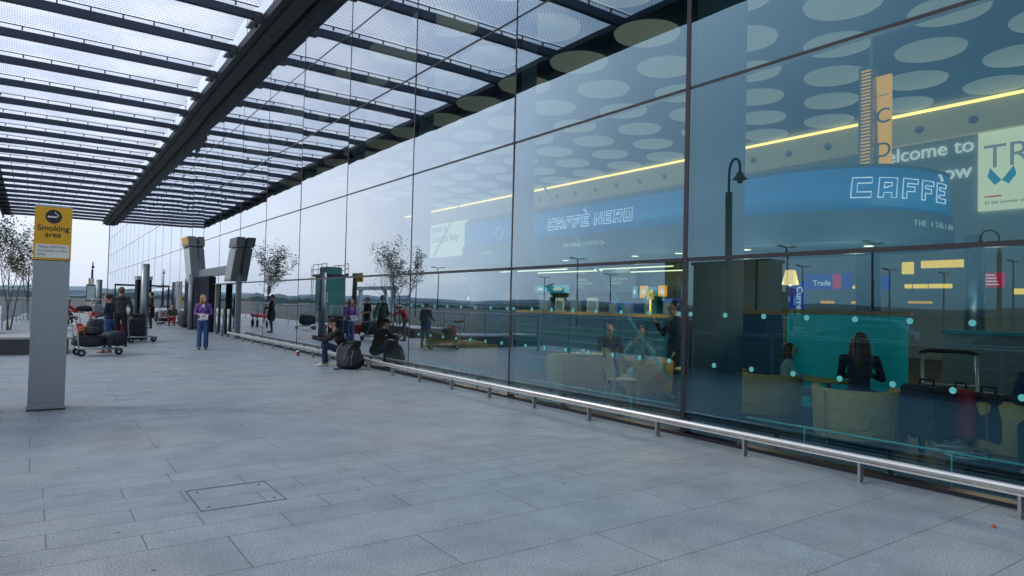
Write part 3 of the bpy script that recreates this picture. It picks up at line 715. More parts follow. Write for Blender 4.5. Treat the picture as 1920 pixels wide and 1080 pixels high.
    # shoes
    for S in 'LR':
        an = j['an'+S]; sh_ = MB(); a = an+Vector((0, -.02*s, -.045*s)); bq = an+Vector((0, .14*s, -.052*s))
        sh_.cap(a, bq, .043*s, .035*s)
        for i_, v_ in enumerate(sh_.v): sh_.v[i_] = (v_[0], v_[1], max(v_[2], an.z-.078*s))
        sh_.obj('shoe', shoes, t)
    # face and hair
    e = MB()
    for q in (-1, 1): e.sph(hp(q*.031, .079, .012), .0115*s, 8, 6)
    e.obj('eyes', 'eye', t)
    MB().sph(hp(0, .083, -.052), (.022*s, .010*s, .006*s), 8, 5, RH).obj('mouth', 'lip', t)
    h = MB()
    h.sph(hp(0, -.028, .038), (.088*s, .104*s, .108*s), 16, 10, RH)
    if hairstyle == 'long':
        for q in (-1, 1): h.cap(hp(q*.062, -.03, .03), hp(q*.085, -.02, -.15), .045*s, .04*s)
        h.cap(hp(0, -.07, .0), hp(0, -.085, -.17), .07*s, .06*s)
    if hairstyle == 'pony':
        h.sph(hp(0, -.13, .04), (.04*s, .045*s, .04*s), 10, 7); h.cap(hp(0, -.15, .03), hp(0, -.17, -.07), .03*s, .018*s)
    if hairstyle == 'verylong':
        for q in (-1, 1): h.cap(hp(q*.06, -.03, .03), hp(q*.10, -.03, -.2), .05*s, .05*s)
        h.cap(hp(0, -.06, .0), hp(0, -.09, -.26), .085*s, .08*s)
    # keep the face clear
    h2 = []
    inv = RH.transposed()
    for v in h.v:
        l = inv @ (Vector(v)-hd)/s
        if l.y > .045 and l.z < .075 and abs(l.x) < .075: l.y = .02
        h2.append(tuple(hd+RH @ (l*s)))
    h.v = h2
    remesh(h, 'hair', hair, t, vox*.8, 2)
    if hat:
        k = MB(); k.sph(hp(0, -.02, .075), (.098*s, .118*s, .062*s), 16, 8, RH)
        k.sph(hp(0, .10, .055), (.07*s, .065*s, .012*s), 12, 6, RH); k.obj('cap', hat, t)
    return t

# 1 woman in purple facing the camera, head turned to her left (image right)
p = person('blonde woman in a purple sweater and blue jeans holding a white paper', (4.36, 22.55, 0), R(180-11), 1.68,
    dict(elL=(-.25, -.02, 1.16), elR=(.25, -.02, 1.16), haL=(-.06, .24, 1.10), haR=(.07, .24, 1.10), knL=(-.1, .05, .5), anR=(.1, .06, .08)),
    top='cloth_purple', legs='denim', hair='hair_blond', hairstyle='long', sleeve=.8, look=R(40), fem=True, skin='skin_pale', vee='cloth_white', flare=.022, vox=.013)
pp = MB().box(-.11, .11, -.004, .004, -.09, .09).obj('paper_sheet', 'paper'); tag(pp, 'white sheet of paper held by the woman in the purple sweater', 'paper')
pp.location = (4.33, 22.27, 1.02); pp.rotation_euler = (R(-28), R(8), R(-8))
# 2 hooded man seen from behind
p = person('tall man with cropped hair in a dark olive hooded jacket seen from behind', (2.30, 24.4, 0), R(-14), 1.86,
    dict(elL=(-.26, .0, 1.14), elR=(.30, -.03, 1.14), haR=(.27, .10, .92), anR=(.16, -.06, .08), knR=(.14, .0, .5), anL=(-.07, .12, .08), knL=(-.07, .1, .5)),
    top='cloth_olive', legs='cloth_black', hair='hair_short', vox=.014, look=R(18))
hd_ = MB().sph((0, -.075, 1.53), (.115, .075, .075), 14, 8); hd_.obj('hood', 'cloth_olive', p)
# 3 woman with ponytail facing left
p = person('ponytailed woman in a navy cardigan and jeans looking down at a luggage trolley', (1.78, 21.8, 0), R(66), 1.66,
    dict(hea=(0, .06, 1.60), elR=(.22, .02, 1.14), haR=(.20, .12, .90), haL=(-.18, .3, 1.05), elL=(-.22, .05, 1.15), knR=(.1, .03, .5), anL=(-.1, .08, .08)),
    top='cloth_navy', legs='denim', shoes='shoe_tan', hair='hair_black', hairstyle='pony', fem=True, tilt=R(-22), vox=.013)
MB().sph((0, .115, 1.17), (.055, .035, .2), 10, 8).obj('blouse', 'cloth_aqua', p)
# 4 man with cap seated on the rail
p = person('young man in a flat cap and black jacket sitting on the low steel rail', (6.30, 15.95, 0), R(74), 1.86,
    dict(pel=(0, -.06, .34), che=(0, .08, .66), nec=(0, .18, .84), hea=(.0, .26, .98), shL=(-.18, .14, .80), shR=(.18, .14, .80), elL=(-.27, .40, .60), elR=(.27, .40, .60),
         haL=(-.05, .68, .66), haR=(.06, .68, .67), hiL=(-.10, -.02, .33), hiR=(.10, -.02, .33), knL=(-.14, .42, .50), knR=(.13, .42, .50), anL=(-.12, .42, .08), anR=(.12, .36, .08)),
    top='cloth_black', legs='denim_dark', shoes='shoe_pale', hair='hair_short', hat='cloth_black', look=R(58), skin='skin_pale', vox=.012, tilt=R(-8), grip=.6)
MB().tube([(.085, .615, .66), (.08, .64, .663)], .036, 12).obj('wrist_watch', 'steel_bright', p)
# 5 / 6 people at the trolleys behind the totem
p = person('man in a red shirt and white cap leaning on a trolley behind the totem', (.72, 25.6, 0), R(-62), 1.66,
    dict(pel=(0, -.08, .95), che=(0, .08, 1.22), nec=(0, .2, 1.36), hea=(0, .28, 1.46), shL=(-.18, .18, 1.30), shR=(.18, .18, 1.30), elL=(-.24, .42, 1.14), elR=(.24, .42, 1.14), haL=(-.2, .66, 1.08), haR=(.2, .66, 1.08)),
    top='cloth_red', legs='cloth_khaki', hair='hair_black', hat='cloth_white', sleeve=.6)
p = person('dark haired man in black shorts and shirt just behind the man in red', (.95, 29.0, 0), R(-100), 1.80, dict(haL=(-.2, .3, 1.05), haR=(.2, .3, 1.05)), top='cloth_black', legs='cloth_black', hair='hair_black', sleeve=.6)
p = person('man in a pale grey sweater and cap bending over bags behind the totem', (.35, 24.4, 0), R(-150), 1.76,
    dict(pel=(0, -.1, .93), che=(0, .12, 1.15), nec=(0, .26, 1.26), hea=(0, .36, 1.32), shL=(-.18, .24, 1.2), shR=(.18, .24, 1.2), elL=(-.22, .4, 1.0), elR=(.22, .4, 1.0), haL=(-.1, .56, .9), haR=(.1, .56, .9)),
    top='cloth_grey', legs='denim_dark', hair='hair_short', hat='cloth_white')
# 7 man in the long black coat behind the bollard
p = person('man in a long black coat standing partly behind the tall steel post', (4.02, 33.4, 0), R(-75), 1.84,
    dict(elL=(-.24, .06, 1.14), haL=(-.14, .32, 1.12), elR=(.24, .06, 1.14), haR=(.14, .32, 1.12)), top='cloth_black', legs='cloth_green', hair='hair_black', coat=True)
p = person('distant person in black standing just right of the long coated man', (4.9, 38.0, 0), R(90), 1.80, top='cloth_black', legs='cloth_black', hair='hair_black', coat=True, vox=.02)
# 8 person seated on the ground by the poster trolley
seat = dict(pel=(0, -.06, .36), che=(0, .06, .68), nec=(0, .14, .88), hea=(0, .2, 1.02), shL=(-.18, .1, .84), shR=(.18, .1, .84), elL=(-.23, .28, .62), elR=(.23, .28, .62),
            haL=(-.08, .42, .52), haR=(.08, .42, .52), hiL=(-.10, -.02, .35), hiR=(.10, -.02, .35), knL=(-.12, .40, .50), knR=(.12, .40, .50), anL=(-.12, .4, .08), anR=(.12, .4, .08))
p = person('person in a dark green top and red trousers seated low beside the poster trolley', (6.45, 41.6, 0), R(165), 1.78, seat, top='cloth_green', legs='cup_red', hair='hair_black', vox=.018)
p = person('dark clothed person seated low further along the glass, left of the poster trolley', (6.2, 47.5, 0), R(110), 1.9, seat, top='cloth_navy', legs='cloth_black', hair='hair_black', vox=.02)

# ============================================================ LUGGAGE
def bag_mesh(mb, x, y, z, sx, sy, sz, seed):
    rnd = random.Random(seed); n, m = 16, 10; o = len(mb.v)
    ph = [rnd.uniform(0, 6) for _ in range(4)]
    mb.sph((0, 0, 0), 1, n, m)
    for i in range(o, len(mb.v)):
        a, b, c = mb.v[i]; p_ = .62
        f = lambda q: math.copysign(abs(q)**p_, q)
        k = 1+.05*math.sin(5*a+ph[0])+.05*math.sin(6*b+ph[1])+.04*math.sin(7*c+ph[2])
        mb.v[i] = (x+f(a)*sx*k, y+f(b)*sy*k, z+f(c)*sz*k)
    return mb
def trolley(label, loc, rz, board=None, group='luggage trolleys on the pavement', high=1.02):
    t = thing('luggage_trolley', label, 'trolley', loc, rz, group)
    # local: length along +x (front at +x), handle at -x
    f = MB()
    for s in (-1, 1): f.tube([(-.45, s*.27, .2), (.1, s*.24, .17), (.62, s*.14, .17)], .017, 8)
    for x in (-.4, -.1, .2, .5): f.tube([(x, -.26+abs(x)*.12, .2), (x, .26-abs(x)*.12, .2)], .011, 6)
    f.tube([(.62, -.14, .17), (.66, 0, .17), (.62, .14, .17)], .015, 8); f.obj('base_frame', 'rail_pale', t)
    u = MB()
    for s in (-1, 1): u.tube([(-.42, s*.27, .18), (-.46, s*.27, .6), (-.56, s*.27, high)], .018, 8)
    for z in (.45, .62, .8): u.tube([(-.455-(z-.5)*.1, -.27, z), (-.455-(z-.5)*.1, .27, z)], .01, 6)
    u.obj('upright_frame', 'rail_pale', t)
    MB().tube([(-.56, -.29, high), (-.60, -.2, high+.03), (-.60, .2, high+.03), (-.56, .29, high)], .023, 8).obj('handle', 'rubber', t)
    for x, s in ((-.36, -1), (-.36, 1), (.56, 0)):
        w_ = MB().tube([(x, s*.29-.025, .095), (x, s*.29+.025, .095)], .095, 16).obj('wheel', 'rubber', t)
        MB().tube([(x, s*.29-.028, .095), (x, s*.29+.028, .095)], .04, 10).obj('hub', 'steel_mid', w_)
    if board: 
        b = MB().box(-.52, -.505, -.25, .25, .42, .86).obj('advert_board', 'sign_white', t)
        MB().box(-.529, -.5205, -.23, .23, .45, .83).obj('advert_picture', 'column_steel' if board == 'red' else 'sign_white', b)
        q = MB(); q.sph((-.533, .06 if board == 'red' else 0, .755), (.008, .03, .035), 8, 6); q.hexa([(-.538, y_, z_) if k < 4 else (-.538, y_, z_) for k, (y_, z_) in enumerate([(0, 0)]*8)]) if False else None
        cx_ = .06 if board == 'red' else 0
        q.add([(-.534, cx_-.075, .52), (-.534, cx_+.075, .52), (-.534, cx_+.05, .73), (-.534, cx_-.05, .73), (-.530, cx_-.075, .52), (-.530, cx_+.075, .52), (-.530, cx_+.05, .73), (-.530, cx_-.05, .73)], [(0, 1, 2, 3), (4, 7, 6, 5), (0, 4, 5, 1), (1, 5, 6, 2), (2, 6, 7, 3), (3, 7, 4, 0)])
        q.obj('printed_figure', 'sign_red_flat' if board == 'red' else 'ink_black', b)
    return t
def bag(label, loc, sz, m, seed, rz=0, cat='bag', strap=True):
    t = thing('travel_bag', label, cat, loc, rz)
    bag_mesh(MB(), 0, 0, sz[2], *sz, seed).obj('bag_body', m, t)
    bag_mesh(MB(), sz[0]*.1, -sz[1]*.82, sz[2]*.85, sz[0]*.5, sz[1]*.3, sz[2]*.5, seed+40).obj('side_pocket', 'bag_black' if m != 'bag_black' else 'bag_navy', t)
    MB().tube([(-sz[0]*.7, -sz[1]*.3, sz[2]*1.85), (0, -sz[1]*.2, sz[2]*2.02), (sz[0]*.7, -sz[1]*.3, sz[2]*1.85)], .008, 5).obj('zip', 'steel_mid', t)
    if strap: MB().tube([(-sz[0]*.5, 0, sz[2]*1.85), (-sz[0]*.3, 0, sz[2]*2.25), (sz[0]*.3, 0, sz[2]*2.25), (sz[0]*.5, 0, sz[2]*1.85)], .012, 6).obj('carry_handle', 'rubber', t)
    return t
def suitcase(label, loc, sz, m, rz=0):
    t = thing('suitcase', label, 'suitcase', loc, rz); x, y, z = sz
    MB().rbox(-x, x, -y, y, .05, z, .04).obj('shell', m, t)
    MB().tube([(-x*.4, 0, z), (-x*.4, 0, z+.06), (x*.4, 0, z+.06), (x*.4, 0, z)], .012, 6).obj('handle', 'rubber', t)
    for s in (-1, 1): MB().tube([(s*x*.75-.02, 0, .035), (s*x*.75+.02, 0, .035)], .035, 10).obj('wheel', 'rubber', t)
    return t
# trolley in front of the ponytail woman (handle at the left, points right)
trolley('luggage trolley piled with black bags in front of the ponytail woman', (1.42, 20.95, 0), R(8), high=1.0)
bag('large black duffel lying lengthwise on the near trolley', (1.28, 20.95, .22), (.38, .22, .17), 'bag_black', 1, R(8))
bag('dark navy holdall at the front end of the near trolley', (1.86, 21.02, .24), (.25, .24, .20), 'bag_navy', 2, R(20))
bag('black daypack lying on top of the black duffel', (1.32, 20.93, .55), (.22, .17, .10), 'bag_black', 3, R(-20), strap=False)
bag('orange and red patterned bag squeezed against the near trolley handle', (1.13, 21.0, .48), (.13, .17, .15), 'bag_orange', 4, R(-20), strap=False)
bag('dark red bag hanging at the handle of the near trolley', (1.06, 21.12, .55), (.09, .15, .15), 'bag_red', 5, 0, strap=False)
bag('small tan and dark handbag on the near trolley handle', (.88, 20.98, .93), (.14, .12, .06), 'shoe_tan', 6, 0, strap=False)
trolley('trolley with dark bags that the man in red leans on', (1.75, 26.2, 0), R(10), high=1.08)
bag('big dark navy bag heaped on the trolley of the man in red', (1.95, 26.15, .25), (.45, .26, .28), 'bag_navy', 7, R(5))
bag('black bag on top of the trolley handle of the man in red', (1.42, 26.1, 1.05), (.26, .17, .10), 'bag_black', 8, 0, strap=False)
suitcase('small pale grey case perched beside the black bag on the far trolley', (1.80, 26.0, .95), (.17, .12, .34), 'cloth_grey', R(15))
trolley('trolley with upright suitcases to the right of the hooded man', (3.05, 26.6, 0), R(20))
suitcase('tall dark suitcase standing right of the hooded man', (3.05, 27.4, 0), (.28, .2, .98), 'bag_black', R(10))
suitcase('dark red suitcase behind the legs of the hooded man', (2.52, 26.5, .21), (.2, .14, .45), 'bag_red', R(5))
suitcase('navy suitcase on the trolley right of the hooded man', (2.95, 26.7, .21), (.24, .2, .62), 'bag_navy', R(20))
trolley('empty trolley with a poster of a red clad figure beside the far seated person', (6.05, 42.2, 0), R(90), 'red')
trolley('trolley partly hidden left of the poster trolley near the far seated person', (5.6, 46.5, 0), R(95))
bag('long black bag lying along the glass right of the far seated person', (6.75, 39.4, 0), (.35, .9, .45), 'bag_black', 12, 0, strap=False)
bag('black holdall behind the poster trolley along the glass', (6.35, 45.0, 0), (.35, .5, .38), 'bag_navy', 13, 0, strap=False)
trolley('trolley with black bags beside the man in the long coat', (1.2, 36.5, 0), R(10))
bag('black bags stacked on the trolley beside the long coated man', (1.2, 36.5, .22), (.42, .27, .3), 'bag_black', 14)
# luggage trolleys near the totem seen in the glass
trolley('trolley with a white advert board standing near the bending man', (.5, 27.6, 0), R(-95), 'dark')
bag('heap of black bags on the paving in front of the bending man', (.3, 23.4, .0), (.5, .35, .22), 'bag_black', 15)
# red hand cart by the far tree
t = thing('hand_cart', 'red flat hand cart with a hooped silver handle parked by the far tree', 'cart', (2.9, 40.2, 0), R(90))
MB().rbox(-.9, .9, -.45, .45, .55, .72, .02).obj('tray', 'sign_red_flat', t); MB().tube([(-.8, -.42, .7), (-.8, -.42, 1.4), (-.8, .42, 1.4), (-.8, .42, .7)], .025, 8).obj('handle', 'steel_mid', t)
for x in (-.6, .6):
    for y in (-.4, .4): MB().tube([(x, y-.03, .2), (x, y+.03, .2)], .2, 16).obj('wheel', 'rubber', t); MB().tube([(x, y, .2), (x, y, .55)], .03, 6).obj('leg', 'rubber', t)
# backpack of the seated man, and his cup
t = thing('backpack', 'big black backpack leaning on the rail beside the seated man', 'backpack', (6.22, 15.15, 0), R(20))
bk = bag_mesh(MB(), 0, 0, .30, .24, .30, .31, 21); bk.v = [(v[0]*(1.12-.55*max(0, v[2]-.1)), v[1]*(1.12-.6*max(0, v[2]-.1)), v[2]) for v in bk.v]; bk.xf(Matrix.Rotation(R(-14), 4, 'X')); bk.obj('bag_body', 'bag_black', t)
pk = bag_mesh(MB(), -.18, -.03, .20, .10, .18, .15, 22); pk.obj('front_pocket', 'bag_navy', t)
MB().tube([(-.12, .22, .60), (-.2, .3, .45), (-.2, .33, .2), (-.1, .3, .06)], .018, 6).obj('shoulder_strap', 'cloth_grey', t)
MB().tube([(-.25, .1, .03), (-.38, .05, .02), (-.45, .12, .015)], .02, 6).obj('loose_strap', 'rubber', t)
MB().tube([(-.27, -.02, .12), (-.285, -.05, .3), (-.22, -.06, .47), (-.1, -.08, .58)], .008, 5).tube([(-.2, -.2, .12), (-.22, -.22, .3), (-.16, -.2, .45)], .008, 5).obj('compression_strap', 'cloth_grey', t)
bag_mesh(MB(), .02, -.02, .60, .13, .16, .08, 23).obj('lid_pocket', 'cloth_black', t)
MB().tube([(.0, .08, .58), (.0, .14, .66), (.0, .2, .6)], .014, 6).obj('grab_loop', 'rubber', t)
t = thing('paper_cup', 'red paper coffee cup with a white rim standing on the paving before the rail', 'cup', (6.30, 19.35, 0))
MB().lathe([(0, 0), (.036, 0), (.048, .115), (0, .115)], (0, 0, 0), 18).obj('cup_body', 'cup_red', t); MB().lathe([(.050, .115), (.052, .135), (.044, .14), (0, .14)], (0, 0, 0), 18).obj('lid', 'cup_white', t)
o = MB().sph((0, 0, .008), (.045, .018, .008), 8, 5).obj('litter_scrap', 'litter'); o.location = (6.02, 2.05, 0); o.rotation_euler = (0, 0, R(20)); tag(o, 'small orange brown scrap of litter on the paving near the rail', 'litter')
o = MB().sph((0, 0, .004), (.03, .012, .004), 8, 5).obj('cigarette_end', 'sign_white'); o.location = (1.9, 10.5, 0); tag(o, 'tiny white cigarette end on the paving beyond the totem', 'litter')
# manhole cover frame in the paving
mh = MB()
x0, x1, y0, y1 = 1.09, 1.72, 5.46, 6.09
for a in ((x0, x1, y0-.004, y0+.004), (x0, x1, y1-.004, y1+.004), (x0-.004, x0+.004, y0, y1), (x1-.004, x1+.004, y0, y1)): mh.box(a[0], a[1], a[2], a[3], -.01, .0025+(.0004 if a[1]-a[0] < .1 else 0))
for (x, y) in ((1.16, 5.55), (1.65, 5.55), (1.16, 6.0), (1.65, 6.0)): mh.tube([(x, y, -.01), (x, y, .003)], .014, 10)
tag(mh.obj('manhole_cover', 'granite_dark'), 'rectangular recessed manhole cover frame set in the near paving', 'manhole')

# ============================================================ OUTER EDGE: PLANTERS, RAILINGS, TREES, LAMPS
t = thing('stone_planter', 'low dark granite planter with a pale stone coping behind the totem', 'planter')
B(-3.5, .86, 21.66, 23.3, 0, .40).obj('planter_wall', 'granite_dark', t); B(-3.55, .90, 21.62, 23.34, .402, .455).obj('coping', 'granite_pale', t)
t = thing('stone_planter', 'dark granite planter under the slender tree at the pavement edge', 'planter')
B(-3.4, -1.2, 28.5, 34.6, 0, .40).obj('planter_wall', 'granite_dark', t); B(-3.45, -1.15, 28.45, 34.65, .402, .455).obj('coping', 'granite_pale', t)
pl = thing('low_wall', 'low dark wall along the outer edge of the pavement under the wire railing', 'wall')  # parapet made taller so the lower panes reflect something dark
B(-1.75, -1.5, -12, 12.3, 0, .98).obj('wall_base', 'granite_dark', pl); B(-1.78, -1.47, -12, 12.32, .982, 1.03).obj('coping', 'granite_pale', pl)
def railing(label, p0, p1, zs, zt, z0, bars=True, n=6):
    t = thing('railing', label, 'railing', (p0[0], p0[1], 0)); d = Vector((p1[0]-p0[0], p1[1]-p0[1], 0)); ln = d.length
    MB().tube([(0, 0, zt), d+Vector((0, 0, zt))], .028, 8).obj('top_rail', 'rail_pale', t)
    for z in zs: MB().tube([(0, 0, z), d+Vector((0, 0, z))], .012, 6).obj('rail', 'rail_pale', t)
    for k in range(n+1):
        q = d*(k/n); MB().box(q.x-.035, q.x+.035, q.y-.035, q.y+.035, z0, zt).obj('post', 'rail_pale', t)
    if bars:
        mb = MB(); k = .12
        while k < ln: q = d*(k/ln); mb.tube([(q.x, q.y, zs[0]), (q.x, q.y, zt-.05)], .009, 5, False); k += .13
        mb.obj('balusters', 'rail_pale', t)
    return t
railing('wire railing of thin pale horizontal lines along the near pavement edge', (-1.40, -12), (-1.40, 12.2), [.42, .60, .78], .96, 0, False, 10)
railing('pale barred railing along the pavement edge between the near wall and the planter', (-1.6, 12.5), (-1.6, 28), [.35, .5, .9], 1.24, 0, True, 9)
railing('pale barred railing across the pavement end behind the totem', (-3.6, 36), (.0, 36), [.45, .62], 1.33, .0, True, 3)
railing('long pale railing beyond the far tree along the road', (-1.0, 37), (.8, 78), [.35], 1.25, 0, True, 14)
railing('far pale railing on the other side of the road', (-13.2, 0), (-13.2, 90), [.4, .7], 1.1, -.12, False, 30)
def tree(label, loc, h, seed, spread=1.0, leaves=2600, trunks=3, leafm='leaf', low=.32, ls=.055):
    rnd = random.Random(seed); t = thing('slender_tree' if trunks > 1 else 'tree', label, 'tree', loc)
    wood = MB(); tips = []
    def grow(p, d, r, ln, lvl):
        pts = [p]; rs = [r]; n = 5
        for i in range(n):
            d = (d+Vector((rnd.uniform(-.2, .2), rnd.uniform(-.2, .2), rnd.uniform(-.02, .16)))).normalized()
            p = p+d*ln/n; pts.append(p); rs.append(r*(1-.75*(i+1)/n))
            if lvl < 3 and i >= (1 if lvl else 2):
                for _ in range(2 if lvl < 2 else 1+(rnd.random() < .5)):
                    a = rnd.uniform(0, 6.28); sd = Vector((math.cos(a), math.sin(a), rnd.uniform(.1, .9)))*(1 if lvl else .8)
                    grow(p, (d*.6+sd*.8*spread).normalized(), rs[-1]*.6, ln*rnd.uniform(.38, .6), lvl+1)
            if lvl >= 1: tips.append((p, lvl))
        wood.tube(pts, rs, 6 if lvl < 2 else 4, False)
    for k in range(trunks):
        a = k*2.1+rnd.random(); grow(Vector((.06*math.cos(a), .06*math.sin(a), 0)), Vector((.13*math.cos(a), .13*math.sin(a), 1)).normalized(), .035*h/4.5, h*.62, 0)
    wood.obj('trunk', 'bark', t)
    lf = MB(); vs = []; fs = []
    tips = [q for q in tips if q[0].z > h*low]
    for _ in range(leaves):
        p, lv = rnd.choice(tips); c = p+Vector((rnd.gauss(0, .10), rnd.gauss(0, .10), rnd.gauss(0, .09)))*(h/4.5)
        u = Vector((rnd.gauss(0, 1), rnd.gauss(0, 1), rnd.gauss(0, .6))).normalized(); v = u.cross(Vector((rnd.gauss(0, 1), rnd.gauss(0, 1), 1))).normalized(); s = ls*rnd.uniform(.6, 1.3)
        o = len(vs); vs += [c-u*s, c+v*s*.45, c+u*s, c-v*s*.45]; fs.append((o, o+1, o+2, o+3))
    lf.add(vs, fs); lf.obj('crown', leafm, t)
    return t
tree('slender multi stemmed tree with sparse small leaves at the left edge of the picture', (-.62, 29.5, .3), 4.0, 11, .9, 380, 3, ls=.045)
tree('leafy multi stemmed tree growing from the dark planter, seen in the glass', (-1.9, 31.5, .4), 3.9, 12, .45, 2600, 3, 'leaf_dark')
tree('far multi stemmed tree by the red hand cart, seen in the glass', (-.1, 50.0, 0), 5.4, 13, 1.0, 3000, 3, 'leaf', ls=.075)
tree('small tree at the near end of the pavement, seen at the right of the glass', (-6.6, 5.5, -.1), 4.6, 14, 1.0, 1100, 2, 'leaf')
rnd = random.Random(4)
for k, (x, y, h, lb) in enumerate([(-34, 58, 3.8, 'round dark tree beyond the road, nearest the tower kiosk'), (-48, 40, 3.4, 'broad dark tree far across the car park'), (-60, 18, 4.2, 'tallest dark tree beyond the parked cars'), (-40, 8, 3, 'low dark tree near the beacon, beyond the road'), (-70, 75, 4.4, 'dark tree far behind the blue steel gantry')]):
    tree(lb, (x, y, -.1), h, 30+k, 1.3, 1800, 1, 'leaf_dark', .3, .22)
def goose(label, loc, h, rz=0, s=1.):
    t = thing('street_lamp', label, 'street lamp', loc, rz, 'gooseneck lamps')
    MB().tube([(0, 0, 0), (0, 0, h*.84)], .085*s, 16).obj('pole', 'steel_dark', t)
    MB().box(-.17, .17, -.17, .17, 0, 1.35).obj('pole_base', 'steel_dark', t)
    pts = [(0, 0, h*.83)]+[(.30*s-.30*s*math.cos(a), 0, h*.93+.30*s*math.sin(a)) for a in [math.pi*q/10 for q in range(11)]]+[(.60*s, 0, h*.90)]
    MB().tube(pts, .032*s, 8).obj('curved_arm', 'steel_dark', t)
    hd = MB().lathe([(.04*s, .14*s), (.07*s, .10*s), (.13*s, -.02*s), (.17*s, -.05*s), (.1*s, -.07*s), (0, -.07*s)], (.60*s, 0, h*.89), 16).obj('lamp_head', 'steel_dark', t)
    MB().sph((.60*s, 0, h*.89-.09*s), .07*s, 10, 7).obj('lamp_glass', 'fitting_black', hd)
    return t
goose('dark gooseneck lamp on a square base, reflected large in the right pane', (-.95, 10.75, 0), 5.5, R(-60))
goose('dark gooseneck lamp further to the right in the panes, beside the small near tree', (-10, 7.9, -.12), 4.4, R(60), .75)
for (x, y, h, lb) in ((5.3, 86, 5.2, 'grey gooseneck lamp far down the pavement on the left'), (-.4, 120, 6, 'thin far gooseneck lamp left of the pavement end')): goose(lb, (x, y, 0), h, R(-90), 1.2)
def tlamp(label, loc, h):
    t = thing('car_park_lamp', label, 'lamp post', loc, 0, 'tall lamps over the car park')
    MB().tube([(0, 0, 0), (0, 0, h)], [.10, .06], 8).obj('pole', 'steel_dark', t)
    for s in (-1, 1): MB().hexa([(s*.1, -.12, h-.06), (s*1.0, -.16, h+.02), (s*1.0, .16, h+.02), (s*.1, .12, h-.06), (s*.1, -.12, h), (s*1.0, -.16, h+.12), (s*1.0, .16, h+.12), (s*.1, .12, h)] if s > 0 else [(s*1.0, -.16, h+.02), (s*.1, -.12, h-.06), (s*.1, .12, h-.06), (s*1.0, .16, h+.02), (s*1.0, -.16, h+.12), (s*.1, -.12, h), (s*.1, .12, h), (s*1.0, .16, h+.12)]).obj('lamp_head', 'steel_dark', t)
LP = [(-30, 84, 5.0), (-30, 78, 6.4), (-30, 27.5, 6.3), (-30, 21.5, 6.2), (-46, 36, 6), (-46, 28, 5.5), (-62, 30, 6), (-62, 96, 7), (-46, 62, 6), (-55, 22, 6.5), (-40, 13, 6), (-30, 50, 6.6), (-75, 60, 7)]
LN = ['shorter lamp far behind the tower kiosk', 'lamp standing alone over the open car park left', 'double headed lamp right of the lit gooseneck lamp reflection', 'double headed lamp above the blue shop sign', 'lamp over the parked silver car', 'thin lamp beside the parked silver car', 'distant thin lamp behind the parked cars', 'most distant lamp at the far left of the car park', 'mid distance lamp before the far woodland', 'lamp near the tallest dark tree', 'lamp nearest the beacon', 'lamp between the dark round trees', 'lamp behind the blue steel gantry']
for (x, y, h), lb in zip(LP, LN): tlamp(lb, (x, y, -.1), h)
# tower kiosk, gantry, sign poles, cabinet, beacons seen in the glass
t = thing('tower_kiosk', 'teal glass stair tower with railings on its roof and a ladder at its side', 'kiosk', (-6, 52.5, 0))
MB().rbox(-.8, .8, -1.3, 1.3, -.1, 3.5, .05).obj('tower_body', 'kiosk_teal', t); B(-.95, .95, -1.5, 1.5, 3.52, 3.72).obj('roof_slab', 'steel_dark', t)
mb = MB()
for y in (-1.5, -.7, .4, 1.5): 
    for x in (-.9, .9): mb.tube([(x, y, 3.7), (x, y, 4.5)], .03, 5)
for z in (4.1, 4.5):
    for x in (-.9, .9): mb.tube([(x, -1.5, z), (x, 1.5, z)], .03, 5)
mb.obj('roof_railing', 'steel_dark', t); B(-.6, .6, -.8, .7, 3.73, 4.3).obj('roof_box', 'kiosk_teal', t)
mb = MB()
for s in (-.25, .25): mb.tube([(.9, 1.8+s, 0), (.9, 1.8+s, 4.4)], .03, 5)
for k in range(12): mb.tube([(.9, 1.55, .35*k+.2), (.9, 2.05, .35*k+.2)], .02, 5)
mb.obj('ladder', 'steel_mid', t)
t = thing('steel_gantry', 'blue grey steel gantry over the road near the tower kiosk', 'gantry', (-10, 52, 0))
for y in (-3, 4): MB().box(-.15, .15, y-.15, y+.15, -.12, 2.6).obj('leg', 'column_steel', t)
MB().box(-.2, .2, -3.4, 4.4, 2.6, 2.9).obj('crossbeam', 'column_steel', t); MB().hexa([(-.1, -2.8, 0), (.1, -2.8, 0), (.1, -2.5, 0), (-.1, -2.5, 0), (-.1, -1.3, 2.6), (.1, -1.3, 2.6), (.1, -1.0, 2.6), (-.1, -1.0, 2.6)]).obj('diagonal_brace', 'column_steel', t)
t = thing('flag_sign', 'tall post with a small amber flag sign, seen beside the purple reflection', 'sign', (.6, 31.4, 0))
MB().box(-.08, .08, -.08, .08, 0, 2.95).obj('post', 'steel_dark', t); B(-.03, .03, -.9, -.08, 2.55, 2.95).obj('flag_panel', 'sign_yellow', t)
t = thing('road_sign', 'back of a round road sign over a square plate on a thin pole', 'sign', (-1.2, 53, 0))
MB().tube([(0, 0, 0), (0, 0, 2.9)], .04, 8).obj('pole', 'steel_mid', t); MB().tube([(-.02, 0, 2.35), (.02, 0, 2.35)], .38, 20).obj('round_plate', 'kiosk_grey', t); B(-.02, .02, -.4, .4, 1.5, 1.9).obj('square_plate', 'kiosk_grey', t)
t = thing('no_entry_sign', 'white sign panel with a red ringed circle near the tower kiosk', 'sign', (-4.2, 48.5, 0))
MB().tube([(0, 0, 0), (0, 0, 2.2)], .04, 8).obj('pole', 'steel_mid', t); B(-.02, .02, -.4, .4, 1.5, 2.2).obj('panel', 'sign_white', t)
